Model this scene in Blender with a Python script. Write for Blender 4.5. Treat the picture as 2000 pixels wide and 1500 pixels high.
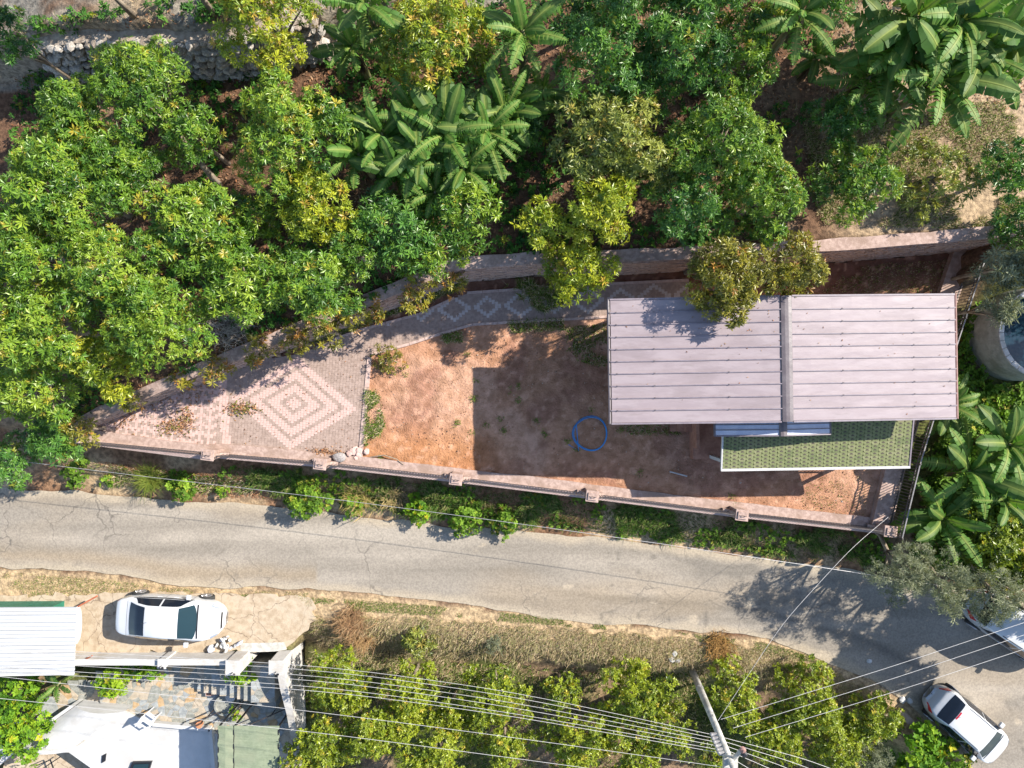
import bpy, math, random
import numpy as np
from mathutils import Vector, Matrix, Quaternion

for o in list(bpy.data.objects):
    bpy.data.objects.remove(o, do_unlink=True)
SC = bpy.context.scene
COL = SC.collection
R = math.radians

# ------------------------------------------------------------------ camera
H = 30.0                    # drone height above the road (m)
F = 1410.0                  # focal length in photo pixels (2000 wide)
cam_d = bpy.data.cameras.new('camera')
cam_d.sensor_width = 36.0
cam_d.lens = 36.0 * F / 2000.0
cam_d.clip_end = 1000.0
cam = bpy.data.objects.new('camera', cam_d)
cam.location = (0, 0, H)
COL.objects.link(cam)
SC.camera = cam

# ------------------------------------------------------------------ world + sun
SUN_EL = 38.0
SUN_TO = (0.905, 0.425)     # horizontal direction towards the sun
w = bpy.data.worlds.new('World'); SC.world = w; w.use_nodes = True
nt = w.node_tree; nt.nodes.clear()
sky = nt.nodes.new('ShaderNodeTexSky'); sky.sky_type = 'NISHITA'; sky.sun_disc = False
sky.sun_elevation = R(SUN_EL); sky.sun_rotation = math.atan2(SUN_TO[0], SUN_TO[1])
sky.air_density = 1.0; sky.dust_density = 0.6; sky.ozone_density = 1.0
bg = nt.nodes.new('ShaderNodeBackground'); bg.inputs['Strength'].default_value = 0.13
ow = nt.nodes.new('ShaderNodeOutputWorld')
nt.links.new(sky.outputs[0], bg.inputs[0]); nt.links.new(bg.outputs[0], ow.inputs[0])
sd = bpy.data.lights.new('sun', 'SUN'); sd.energy = 5.0; sd.angle = R(0.5); sd.color = (1.0, 0.93, 0.82)
sun = bpy.data.objects.new('sun', sd); COL.objects.link(sun)
ce = math.cos(R(SUN_EL))
sun.rotation_euler = Vector((-SUN_TO[0]*ce, -SUN_TO[1]*ce, -math.sin(R(SUN_EL)))).to_track_quat('-Z', 'Y').to_euler()
sun.location = (20, 10, 25)
SC.view_settings.view_transform = 'Standard'
SC.view_settings.look = 'None'
SC.view_settings.gamma = 1.0
SC.view_settings.use_curve_mapping = False
SC.view_settings.exposure = 1.15

# ------------------------------------------------------------------ helpers
def P(px, py, z=0.0):
    """photo pixel -> the point at height z that it shows"""
    k = (H - z) / F
    return np.array([(px - 1000.0) * k, (750.0 - py) * k, z])
def PX(px, z=0.0): return (px - 1000.0) * (H - z) / F
def PY(py, z=0.0): return (750.0 - py) * (H - z) / F
def poly_px(pts, z): return [tuple(P(a, b, z)[:2]) for a, b in pts]

def tag(o, label=None, cat=None, group=None, kind=None):
    if label: o['label'] = label
    if cat: o['category'] = cat
    if group: o['group'] = group
    if kind: o['kind'] = kind
    return o
def empty(name, loc=(0, 0, 0), rz=0.0, label=None, cat=None, group=None):
    o = bpy.data.objects.new(name, None); COL.objects.link(o)
    o.location = loc; o.rotation_euler = (0, 0, rz); o.empty_display_size = 0.2
    return tag(o, label, cat, group)
def link(name, me, parent=None):
    o = bpy.data.objects.new(name, me); COL.objects.link(o)
    if parent is not None: o.parent = parent
    return o
def mesh_pd(name, v, f, mats, fm=None, smooth=False):
    me = bpy.data.meshes.new(name)
    me.from_pydata([tuple(map(float, p)) for p in v], [], [tuple(map(int, q)) for q in f])
    for m in (mats if isinstance(mats, (list, tuple)) else [mats]): me.materials.append(m)
    if fm is not None: me.polygons.foreach_set('material_index', np.array(fm, dtype=np.int32))
    if smooth: me.polygons.foreach_set('use_smooth', np.ones(len(f), dtype=bool))
    me.update(); return me
def mesh_tris(name, V, T, mat, col=None, smooth=False):
    """fast triangle mesh from numpy arrays, optional per-vertex colour"""
    me = bpy.data.meshes.new(name)
    V = np.asarray(V, dtype=np.float32); T = np.asarray(T, dtype=np.int32)
    me.vertices.add(len(V)); me.vertices.foreach_set('co', V.ravel())
    me.loops.add(T.size); me.loops.foreach_set('vertex_index', T.ravel())
    me.polygons.add(len(T)); me.polygons.foreach_set('loop_start', np.arange(0, T.size, 3, dtype=np.int32))
    me.polygons.foreach_set('use_smooth', np.full(len(T), bool(smooth)))
    if col is not None:
        a = me.color_attributes.new('Col', 'FLOAT_COLOR', 'POINT')
        c = np.ones((len(V), 4), dtype=np.float32); c[:, :3] = col
        a.data.foreach_set('color', c.ravel())
    me.materials.append(mat)
    me.update(calc_edges=True); return me

class MB:
    """collects simple solids; build() links them as ONE mesh object"""
    def __init__(s): s.v = []; s.f = []; s.m = []
    def add(s, v, f, mi=0):
        o = len(s.v); s.v += [tuple(p) for p in v]; s.f += [tuple(i + o for i in q) for q in f]; s.m += [mi] * len(f); return s
    def box(s, x0, x1, y0, y1, z0, z1, mi=0):
        v = [(x0, y0, z0), (x1, y0, z0), (x1, y1, z0), (x0, y1, z0), (x0, y0, z1), (x1, y0, z1), (x1, y1, z1), (x0, y1, z1)]
        return s.add(v, [(3, 2, 1, 0), (4, 5, 6, 7), (0, 1, 5, 4), (1, 2, 6, 5), (2, 3, 7, 6), (3, 0, 4, 7)], mi)
    def prism(s, poly, z0, z1, mi=0, zt=None):
        a = sum(poly[i][0] * poly[(i + 1) % len(poly)][1] - poly[(i + 1) % len(poly)][0] * poly[i][1] for i in range(len(poly)))
        if a < 0: poly = poly[::-1]
        n = len(poly)
        v = [(p[0], p[1], z0 if not callable(z0) else z0(*p)) for p in poly] + [(p[0], p[1], z1 if not callable(z1) else z1(*p)) for p in poly]
        f = [tuple(range(n - 1, -1, -1)), tuple(range(n, 2 * n))] + [(i, (i + 1) % n, (i + 1) % n + n, i + n) for i in range(n)]
        return s.add(v, f, mi)
    def bar(s, a, b, w, h, mi=0):
        """rectangular bar from a to b (w sideways, h upwards)"""
        a = Vector(a); b = Vector(b); d = (b - a).normalized()
        up = Vector((0, 0, 1)) if abs(d.z) < 0.95 else Vector((0, 1, 0))
        sx = d.cross(up).normalized() * (w / 2); sz = sx.cross(d).normalized() * (h / 2)
        v = [a - sx - sz, a + sx - sz, a + sx + sz, a - sx + sz, b - sx - sz, b + sx - sz, b + sx + sz, b - sx + sz]
        return s.add(v, [(0, 1, 2, 3), (7, 6, 5, 4), (4, 5, 1, 0), (5, 6, 2, 1), (6, 7, 3, 2), (7, 4, 0, 3)], mi)
    def tube(s, pts, r, n=8, mi=0, caps=True):
        pts = [Vector(p) for p in pts]
        rr = r if isinstance(r, (list, tuple)) else [r] * len(pts)
        v = []; f = []; ref = None
        for i, p in enumerate(pts):
            d = (pts[min(i + 1, len(pts) - 1)] - pts[max(i - 1, 0)]).normalized()
            if ref is None: ref = Vector((0, 0, 1)) if abs(d.z) < 0.9 else Vector((1, 0, 0))
            a = d.cross(ref).normalized(); b = a.cross(d).normalized(); ref = b
            for k in range(n):
                t = 2 * math.pi * k / n
                v.append(p + (a * math.cos(t) + b * math.sin(t)) * rr[i])
        for i in range(len(pts) - 1):
            for k in range(n):
                k2 = (k + 1) % n
                f.append((i * n + k, (i + 1) * n + k, (i + 1) * n + k2, i * n + k2))
        if caps:
            f.append(tuple(range(n))); f.append(tuple(range(len(pts) * n - 1, (len(pts) - 1) * n - 1, -1)))
        return s.add(v, f, mi)
    def lathe(s, prof, c=(0, 0, 0), n=20, mi=0):
        v = []; f = []
        for r, z in prof:
            for k in range(n):
                t = 2 * math.pi * k / n; v.append((c[0] + r * math.cos(t), c[1] + r * math.sin(t), c[2] + z))
        for i in range(len(prof) - 1):
            for k in range(n):
                k2 = (k + 1) % n; f.append((i * n + k, i * n + k2, (i + 1) * n + k2, (i + 1) * n + k))
        f.append(tuple(range(n - 1, -1, -1))); f.append(tuple(range((len(prof) - 1) * n, len(prof) * n)))
        return s.add(v, f, mi)
    def mesh(s, name, mats, smooth=False): return mesh_pd(name, s.v, s.f, mats, s.m, smooth)
    def build(s, name, mats, parent=None, smooth=False): return link(name, s.mesh(name, mats, smooth), parent)

def bevel(o, w=0.01, seg=1):
    m = o.modifiers.new('bevel', 'BEVEL'); m.width = w; m.segments = seg; m.limit_method = 'ANGLE'; return o

def inside(poly, X, Y):
    X = np.asarray(X, float); Y = np.asarray(Y, float); r = np.zeros(X.shape, bool)
    n = len(poly)
    for i in range(n):
        x0, y0 = poly[i]; x1, y1 = poly[(i + 1) % n]
        if y0 == y1: continue
        c = (y0 > Y) != (y1 > Y)
        r ^= c & (X < (x1 - x0) * (Y - y0) / (y1 - y0) + x0)
    return r

def vnoise(X, Y, sc=1.0, seed=0):
    """smooth value noise 0..1"""
    X = np.asarray(X, float) / sc; Y = np.asarray(Y, float) / sc
    xi = np.floor(X).astype(np.int64); yi = np.floor(Y).astype(np.int64); fx = X - xi; fy = Y - yi
    fx = fx * fx * (3 - 2 * fx); fy = fy * fy * (3 - 2 * fy)
    def h(a, b):
        n = (a * 374761393 + b * 668265263 + seed * 974634777) & 0x7fffffff
        n = ((n ^ (n >> 13)) * 1274126177) & 0x7fffffff
        return ((n ^ (n >> 16)) & 0xffff) / 65535.0
    return (h(xi, yi) * (1 - fx) + h(xi + 1, yi) * fx) * (1 - fy) + (h(xi, yi + 1) * (1 - fx) + h(xi + 1, yi + 1) * fx) * fy
def fbm(X, Y, sc=1.0, seed=0, o=3):
    return sum(vnoise(X, Y, sc / 2 ** k, seed + k) * 0.5 ** k for k in range(o)) / sum(0.5 ** k for k in range(o))
def sstep(a, b, x):
    t = np.clip((x - a) / (b - a), 0, 1); return t * t * (3 - 2 * t)

# ------------------------------------------------------------------ materials
MATS = {}
def mat(name, c1, c2=None, scale=4.0, rough=0.8, bump=0.0, bscale=None, c3=None, scale3=0.6, metal=0.0, spec=0.4, detail=6.0, stretch=None, lo=0.35, hi=0.65, attr=False):
    m = bpy.data.materials.new(name); m.use_nodes = True; MATS[name] = m
    N = m.node_tree.nodes; L = m.node_tree.links
    b = N['Principled BSDF']; b.inputs['Roughness'].default_value = rough; b.inputs['Metallic'].default_value = metal
    b.inputs['Specular IOR Level'].default_value = spec
    tc = N.new('ShaderNodeTexCoord'); vec = tc.outputs['Object']
    if stretch:
        mp = N.new('ShaderNodeMapping'); mp.inputs['Scale'].default_value = stretch; L.new(vec, mp.inputs[0]); vec = mp.outputs[0]
    base = None
    if attr:
        at = N.new('ShaderNodeAttribute'); at.attribute_name = 'Col'; base = at.outputs['Color']
    def noise(sc, det=detail):
        n = N.new('ShaderNodeTexNoise'); n.inputs['Scale'].default_value = sc; n.inputs['Detail'].default_value = det; n.inputs['Roughness'].default_value = 0.65
        L.new(vec, n.inputs['Vector']); return n.outputs[0]
    def ramp(fac, lo, hi):
        r = N.new('ShaderNodeMapRange'); r.inputs[1].default_value = lo; r.inputs[2].default_value = hi; r.interpolation_type = 'SMOOTHSTEP'
        L.new(fac, r.inputs[0]); return r.outputs[0]
    def mix(fac, a, bb, mode='MIX'):
        x = N.new('ShaderNodeMix'); x.data_type = 'RGBA'; x.blend_type = mode
        L.new(fac, x.inputs[0]) if not isinstance(fac, float) else setattr(x.inputs[0], 'default_value', fac)
        for s, q in ((6, a), (7, bb)):
            if isinstance(q, tuple): x.inputs[s].default_value = (*q, 1)
            else: L.new(q, x.inputs[s])
        return x.outputs[2]
    out = base if base is not None else c1
    if c2 is not None:
        if attr:   # c1..c2 are multipliers on the attribute
            mm = mix(ramp(noise(scale), lo, hi), c1, c2); out = mix(1.0, out, mm, 'MULTIPLY')
        else: out = mix(ramp(noise(scale), lo, hi), c1, c2)
    if c3 is not None: out = mix(ramp(noise(scale3, 5.0), 0.48, 0.66), out, c3)
    if isinstance(out, tuple): b.inputs['Base Color'].default_value = (*out, 1)
    else: L.new(out, b.inputs['Base Color'])
    if bump:
        bn = N.new('ShaderNodeBump'); bn.inputs['Strength'].default_value = 1.0; bn.inputs['Distance'].default_value = bump
        L.new(noise(bscale or scale * 3, 8.0), bn.inputs['Height']); L.new(bn.outputs[0], b.inputs['Normal'])
    return m
def leafmat(name, trans=0.35, rough=0.42, spec=0.45, tint=(1.15, 1.2, 0.55)):
    m = bpy.data.materials.new(name); m.use_nodes = True; MATS[name] = m
    N = m.node_tree.nodes; L = m.node_tree.links; b = N['Principled BSDF']
    at = N.new('ShaderNodeAttribute'); at.attribute_name = 'Col'
    b.inputs['Roughness'].default_value = rough; b.inputs['Specular IOR Level'].default_value = spec
    L.new(at.outputs['Color'], b.inputs['Base Color'])
    t = N.new('ShaderNodeBsdfTranslucent')
    x = N.new('ShaderNodeMix'); x.data_type = 'RGBA'; x.blend_type = 'MULTIPLY'; x.inputs[0].default_value = 1.0
    L.new(at.outputs['Color'], x.inputs[6]); x.inputs[7].default_value = (*tint, 1); L.new(x.outputs[2], t.inputs['Color'])
    ms = N.new('ShaderNodeMixShader'); ms.inputs[0].default_value = trans
    L.new(b.outputs[0], ms.inputs[1]); L.new(t.outputs[0], ms.inputs[2])
    L.new(ms.outputs[0], N['Material Output'].inputs['Surface']); return m

M_LEAF = leafmat('leaf_glossy', trans=0.26, rough=0.4, spec=0.5)
M_LEAFM = leafmat('leaf_matt', trans=0.28, rough=0.65, spec=0.2)
M_BAN = leafmat('banana_leaf', trans=0.38, rough=0.55, spec=0.3)
M_DRY = leafmat('dry_straw', trans=0.2, rough=0.9, spec=0.05, tint=(1, 1, 0.9))
M_BARK = mat('bark', (0.16, 0.12, 0.085), (0.30, 0.25, 0.19), scale=9, bump=0.02, rough=0.95, stretch=(1, 1, 0.3))
M_GROUND = mat('soil_and_litter', (0.50, 0.49, 0.47), (1.1, 1.07, 1.0), scale=5.5, bump=0.06, bscale=9, rough=0.95, spec=0.1, attr=True, detail=10)
M_YARD = mat('red_earth', (0.80, 0.78, 0.74), (1.16, 1.17, 1.2), scale=3.0, bump=0.06, bscale=13, rough=0.95, spec=0.08, attr=True, detail=10)
M_ROAD = mat('worn_asphalt', (0.84, 0.84, 0.84), (1.15, 1.15, 1.14), scale=14, bump=0.008, bscale=60, rough=0.9, spec=0.15, attr=True, detail=10)
def cracks(m, scale, width, keep_lo, keep_hi, c):
    N = m.node_tree.nodes; L = m.node_tree.links; b = N['Principled BSDF']; src = b.inputs['Base Color'].links[0].from_socket
    tc = N.new('ShaderNodeTexCoord'); n0 = N.new('ShaderNodeTexNoise'); n0.inputs['Scale'].default_value = 1.6; n0.inputs['Detail'].default_value = 6; L.new(tc.outputs['Object'], n0.inputs['Vector'])
    ad = N.new('ShaderNodeVectorMath'); ad.operation = 'MULTIPLY_ADD'; L.new(n0.outputs['Color'], ad.inputs[0]); ad.inputs[1].default_value = (.9, .9, .0); L.new(tc.outputs['Object'], ad.inputs[2])
    v = N.new('ShaderNodeTexVoronoi'); v.feature = 'DISTANCE_TO_EDGE'; v.inputs['Scale'].default_value = scale; L.new(ad.outputs[0], v.inputs['Vector'])
    r = N.new('ShaderNodeMapRange'); r.inputs[1].default_value = 0.0; r.inputs[2].default_value = width; r.inputs[3].default_value = 1.0; r.inputs[4].default_value = 0.0; L.new(v.outputs['Distance'], r.inputs[0])
    k = N.new('ShaderNodeTexNoise'); k.inputs['Scale'].default_value = .22; k.inputs['Detail'].default_value = 3; L.new(tc.outputs['Object'], k.inputs['Vector'])
    kr = N.new('ShaderNodeMapRange'); kr.inputs[1].default_value = keep_lo; kr.inputs[2].default_value = keep_hi; L.new(k.outputs[0], kr.inputs[0])
    mu = N.new('ShaderNodeMath'); mu.operation = 'MULTIPLY'; L.new(r.outputs[0], mu.inputs[0]); L.new(kr.outputs[0], mu.inputs[1])
    x = N.new('ShaderNodeMix'); x.data_type = 'RGBA'; L.new(mu.outputs[0], x.inputs[0]); L.new(src, x.inputs[6]); x.inputs[7].default_value = (*c, 1); L.new(x.outputs[2], b.inputs['Base Color'])
cracks(M_ROAD, .55, .014, .46, .60, (.115, .102, .088)); cracks(M_ROAD, 1.7, .02, .54, .66, (.125, .112, .098))
M_DRIVE = mat('dusty_concrete', (0.31, 0.24, 0.165), (0.42, 0.34, 0.25), scale=3.5, bump=0.012, bscale=20, rough=0.9, spec=0.1, c3=(0.39, 0.325, 0.245), scale3=1.1)
cracks(M_DRIVE, .7, .012, .4, .5, (.16, .12, .085))
M_CONC = mat('rough_concrete', (0.28, 0.20, 0.17), (0.41, 0.305, 0.265), scale=6, bump=0.012, rough=0.9, spec=0.15, c3=(0.26, 0.185, 0.15), scale3=1.3)
M_CONCG = mat('grey_concrete', (0.33, 0.32, 0.29), (0.50, 0.48, 0.44), scale=5, bump=0.01, rough=0.9, spec=0.15, c3=(0.27, 0.26, 0.23), scale3=0.8)
M_WALLS = mat('mortared_stone_wall', (0.24, 0.16, 0.13), (0.46, 0.34, 0.29), scale=7, bump=0.05, bscale=9, rough=0.95, spec=0.1, stretch=(1, 1, 3))
M_STONE = mat('limestone', (0.27, 0.24, 0.21), (0.50, 0.46, 0.41), scale=3.5, bump=0.03, rough=0.9, spec=0.15)
M_STONE2 = mat('brown_limestone', (0.23, 0.18, 0.14), (0.42, 0.35, 0.28), scale=3.5, bump=0.03, rough=0.9, spec=0.15)
M_PINK = mat('pink_paver', (0.42, 0.29, 0.255), (0.50, 0.355, 0.32), scale=7, bump=0.004, rough=0.85, spec=0.15)
M_GREYP = mat('grey_paver', (0.255, 0.19, 0.16), (0.335, 0.255, 0.22), scale=7, bump=0.004, rough=0.85, spec=0.15)
M_WHITEP = mat('pale_grey_paver', (0.38, 0.33, 0.315), (0.48, 0.42, 0.40), scale=7, bump=0.004, rough=0.85, spec=0.15)
M_KERB = mat('kerb_concrete', (0.37, 0.27, 0.24), (0.46, 0.35, 0.31), scale=8, bump=0.006, rough=0.9, spec=0.15)
M_ROOF = mat('painted_roof_sheet', (0.245, 0.198, 0.208), (0.28, 0.232, 0.242), scale=1.6, rough=0.5, bump=0.006, bscale=2.2, spec=0.35, stretch=(0.6, 2.0, 1), c3=(0.225, 0.182, 0.19), scale3=0.9)
def streaks(m, c, sc=(0.9, 9.0, 1.0), lo=.58, hi=.78):
    N = m.node_tree.nodes; L = m.node_tree.links; b = N['Principled BSDF']; src = b.inputs['Base Color'].links[0].from_socket
    tc = N.new('ShaderNodeTexCoord'); mp = N.new('ShaderNodeMapping'); mp.inputs['Scale'].default_value = sc; L.new(tc.outputs['Object'], mp.inputs[0])
    n = N.new('ShaderNodeTexNoise'); n.inputs['Scale'].default_value = 1.0; n.inputs['Detail'].default_value = 9; n.inputs['Roughness'].default_value = .7; L.new(mp.outputs[0], n.inputs['Vector'])
    r = N.new('ShaderNodeMapRange'); r.inputs[1].default_value = lo; r.inputs[2].default_value = hi; L.new(n.outputs[0], r.inputs[0])
    x = N.new('ShaderNodeMix'); x.data_type = 'RGBA'; L.new(r.outputs[0], x.inputs[0]); L.new(src, x.inputs[6]); x.inputs[7].default_value = (*c, 1); L.new(x.outputs[2], b.inputs['Base Color'])
streaks(M_ROOF, (0.19, 0.155, 0.15)); streaks(M_ROOF, (0.15, 0.125, 0.12), (14, 14, 14), .66, .72)
M_SEAM = mat('roof_seam', (0.17, 0.14, 0.16), (0.21, 0.18, 0.20), scale=5, rough=0.45)
M_CAP = mat('ridge_flashing', (0.095, 0.078, 0.085), (0.14, 0.12, 0.125), scale=2.2, rough=0.4, bump=0.01, bscale=2.5)
M_FASCIA = mat('brown_fascia', (0.19, 0.10, 0.085), (0.26, 0.15, 0.13), scale=6, rough=0.6)
M_BLUEM = mat('blue_shade_roof_sheet', (0.42, 0.45, 0.55), (0.52, 0.54, 0.62), scale=2.5, rough=0.4, bump=0.006, bscale=3)  # ribbed roof metal with the blue of its shadow put into the colour
M_SHING = mat('green_shingle', (0.135, 0.15, 0.07), (0.185, 0.20, 0.10), scale=10, rough=0.95, bump=0.006, bscale=80, spec=0.1, c3=(0.20, 0.185, 0.115), scale3=1.4)
M_SHING2 = mat('green_shingle_faded', (0.165, 0.17, 0.085), (0.21, 0.215, 0.12), scale=10, rough=0.95, bump=0.006, bscale=80, spec=0.1)
M_SHING3 = mat('green_shingle_dark', (0.11, 0.13, 0.06), (0.15, 0.17, 0.085), scale=10, rough=0.95, bump=0.006, bscale=80, spec=0.1)
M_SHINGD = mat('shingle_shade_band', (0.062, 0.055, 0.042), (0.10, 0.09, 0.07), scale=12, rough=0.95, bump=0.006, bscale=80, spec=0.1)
M_WHITE = mat('white_paint', (0.425, 0.425, 0.425), (0.465, 0.463, 0.46), scale=2.0, rough=0.75, bump=0.003, bscale=12, spec=0.2, c3=(0.38, 0.37, 0.355), scale3=0.7)
M_OFFW = mat('offwhite_render', (0.41, 0.395, 0.375), (0.47, 0.455, 0.435), scale=4.0, rough=0.85, bump=0.006, spec=0.15, c3=(0.36, 0.335, 0.30), scale3=1.2)
M_WSHEET = mat('white_sheet_roof', (0.40, 0.405, 0.41), (0.44, 0.445, 0.45), scale=1.5, rough=0.5, spec=0.3, stretch=(0.4, 2, 1), c3=(0.375, 0.37, 0.36), scale3=0.6)
M_HWALL = mat('house_wall_render', (0.50, 0.40, 0.33), (0.58, 0.48, 0.41), scale=3, rough=0.9, bump=0.004)
M_BRICK = mat('terracotta_porch', (0.26, 0.12, 0.08), (0.36, 0.18, 0.12), scale=5, rough=0.85, bump=0.01)
M_IRON = mat('dark_iron', (0.035, 0.032, 0.035), (0.075, 0.06, 0.055), scale=9, rough=0.5, spec=0.5)
M_STEEL = mat('galvanised_steel', (0.30, 0.29, 0.30), (0.42, 0.41, 0.41), scale=6, rough=0.45, metal=0.4)
M_RAIL = mat('grey_painted_rail', (0.13, 0.125, 0.13), (0.20, 0.19, 0.195), scale=6, rough=0.5)
M_WIRE = mat('aluminium_cable', (0.40, 0.39, 0.385), (0.48, 0.47, 0.46), scale=4, rough=0.5, metal=0.2)
M_BLACK = mat('black_rubber', (0.02, 0.02, 0.02), (0.035, 0.035, 0.035), scale=8, rough=0.8)
M_HOSE = mat('blue_hose', (0.015, 0.20, 0.50), (0.03, 0.27, 0.60), scale=5, rough=0.4)
M_GREENC = mat('green_awning_fabric', (0.165, 0.195, 0.13), (0.205, 0.235, 0.16), scale=6, rough=0.95, bump=0.004, bscale=60, spec=0.05, c3=(0.20, 0.22, 0.15), scale3=0.8)
M_GREENS = mat('green_painted_steel', (0.01, 0.11, 0.07), (0.02, 0.15, 0.10), scale=3, rough=0.5)
M_RUST = mat('rust_red_paint', (0.28, 0.07, 0.03), (0.40, 0.13, 0.06), scale=6, rough=0.8)
M_TANK = mat('old_tank_concrete', (0.24, 0.25, 0.225), (0.36, 0.37, 0.34), scale=2.6, bump=0.02, rough=0.9, spec=0.15, c3=(0.22, 0.23, 0.20), scale3=0.7)
M_PLASTIC = mat('white_plastic', (0.44, 0.45, 0.47), (0.49, 0.50, 0.52), scale=4, rough=0.4)
M_GREYBAG = mat('grey_sack_cloth', (0.19, 0.17, 0.165), (0.36, 0.33, 0.32), scale=6, rough=0.7, bump=0.04, bscale=5)
M_TERRA = mat('terracotta', (0.35, 0.14, 0.07), (0.45, 0.2, 0.1), scale=8, rough=0.8)
M_MORTAR = mat('pale_mortar', (0.34, 0.30, 0.24), (0.42, 0.37, 0.31), scale=9, rough=0.95, bump=0.01)
FLAG = [mat('flagstone_' + n, a, b, scale=7, rough=0.85, bump=0.008, spec=0.2) for n, a, b in
        (('grey', (0.19, 0.195, 0.175), (0.29, 0.29, 0.26)), ('ochre', (0.34, 0.23, 0.12), (0.43, 0.31, 0.19)), ('tan', (0.32, 0.27, 0.205), (0.41, 0.35, 0.275)), ('blue_grey', (0.22, 0.235, 0.24), (0.31, 0.325, 0.32)))]
def simple(name, c, rough=0.5, metal=0.0, spec=0.5, coat=0.0):
    m = bpy.data.materials.new(name); m.use_nodes = True; b = m.node_tree.nodes['Principled BSDF']
    b.inputs['Base Color'].default_value = (*c, 1); b.inputs['Roughness'].default_value = rough; b.inputs['Metallic'].default_value = metal
    b.inputs['Specular IOR Level'].default_value = spec; b.inputs['Coat Weight'].default_value = coat; return m
M_CAR = mat('white_car_paint', (0.44, 0.45, 0.465), (0.46, 0.47, 0.485), scale=1.2, rough=0.3, spec=0.5)
M_CAR.node_tree.nodes['Principled BSDF'].inputs['Coat Weight'].default_value = 0.6
M_GLASS = simple('tinted_car_glass', (0.008, 0.012, 0.02), rough=0.05, spec=0.35)
M_GLASS2 = simple('green_car_glass', (0.014, 0.032, 0.04), rough=0.05, spec=0.45)
M_TRIM = simple('black_trim', (0.012, 0.012, 0.014), rough=0.4)
M_RIM = simple('alloy_rim', (0.55, 0.55, 0.57), rough=0.3, metal=0.8)
M_RED = simple('red_lamp', (0.45, 0.012, 0.02), rough=0.2, coat=0.6)
M_LAMP = simple('clear_headlamp', (0.22, 0.24, 0.28), rough=0.12, spec=0.9, coat=0.7)
M_WATER = bpy.data.materials.new('tank_water'); M_WATER.use_nodes = True
_b = M_WATER.node_tree.nodes['Principled BSDF']; _b.inputs['Base Color'].default_value = (0.012, 0.03, 0.045, 1); _b.inputs['Roughness'].default_value = 0.05
_n = M_WATER.node_tree.nodes.new('ShaderNodeTexNoise'); _n.inputs['Scale'].default_value = 14.0
_p = M_WATER.node_tree.nodes.new('ShaderNodeBump'); _p.inputs['Distance'].default_value = 0.01
M_WATER.node_tree.links.new(_n.outputs[0], _p.inputs['Height']); M_WATER.node_tree.links.new(_p.outputs[0], _b.inputs['Normal'])
# ------------------------------------------------------------------ ground levels
def curve(pts, z):
    a = np.array([P(x, y, z)[:2] for x, y in pts]); return a
YARD = 1.6
_n = [(-400, 1000), (40, 862), (170, 842), (250, 806), (400, 745), (500, 707), (690, 633), (780, 597), (900, 549), (1042, 538), (1225, 534), (1586, 514), (1960, 484), (2600, 440)]
NB = curve(_n, YARD)
ZNX = [PX(v, 3) for v in (-400, 40, 170, 400, 700, 900, 2600)]; ZNZ = [0.8, 1.7, 2.6, 3.4, 3.9, 4.3, 4.3]
FT = curve([(-60, 845), (100, 858), (189, 872), (371, 895), (404, 893), (624, 912), (890, 942), (1157, 975), (1450, 1012), (1740, 1045), (1760, 1049)], 2.7)
RT = curve([(1762, 1052), (1798, 903), (1868, 677), (1917, 528), (1934, 480)], 3.0)
RDT = curve([(-600, 930), (0, 952), (200, 962), (450, 985), (650, 1000), (850, 1026), (1000, 1036), (1200, 1052), (1350, 1072), (1500, 1092), (1650, 1112), (1760, 1140), (1900, 1150), (2100, 1190), (2500, 1300)], 0)
RDB = curve([(-600, 1090), (0, 1108), (200, 1122), (330, 1140), (600, 1152), (750, 1166), (900, 1184), (1100, 1206), (1250, 1222), (1400, 1240), (1500, 1250), (1600, 1278), (1700, 1325), (1790, 1385), (1850, 1450), (1890, 1515), (1960, 1640), (2100, 1900)], 0)
UPP = curve([(-600, 125), (60, 112), (200, 110), (300, 117), (420, 130), (560, 112), (640, 98), (760, 60), (1000, 0), (2600, -80)], 4.0)
fN = lambda x: np.interp(x, NB[:, 0], NB[:, 1])
fF = lambda x: np.interp(x, FT[:, 0], FT[:, 1])
fT = lambda x: np.interp(x, RDT[:, 0], RDT[:, 1])
fB = lambda x: np.interp(x, RDB[:, 0], RDB[:, 1])
fU = lambda x: np.interp(x, UPP[:, 0], UPP[:, 1])
fR = lambda y: np.interp(y, RT[:, 1], RT[:, 0])
ZN = lambda x: np.interp(x, ZNX, ZNZ)
PATIO = -1.85
XW = PX(580, -0.3); YW = PY(1282, 0)
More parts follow.
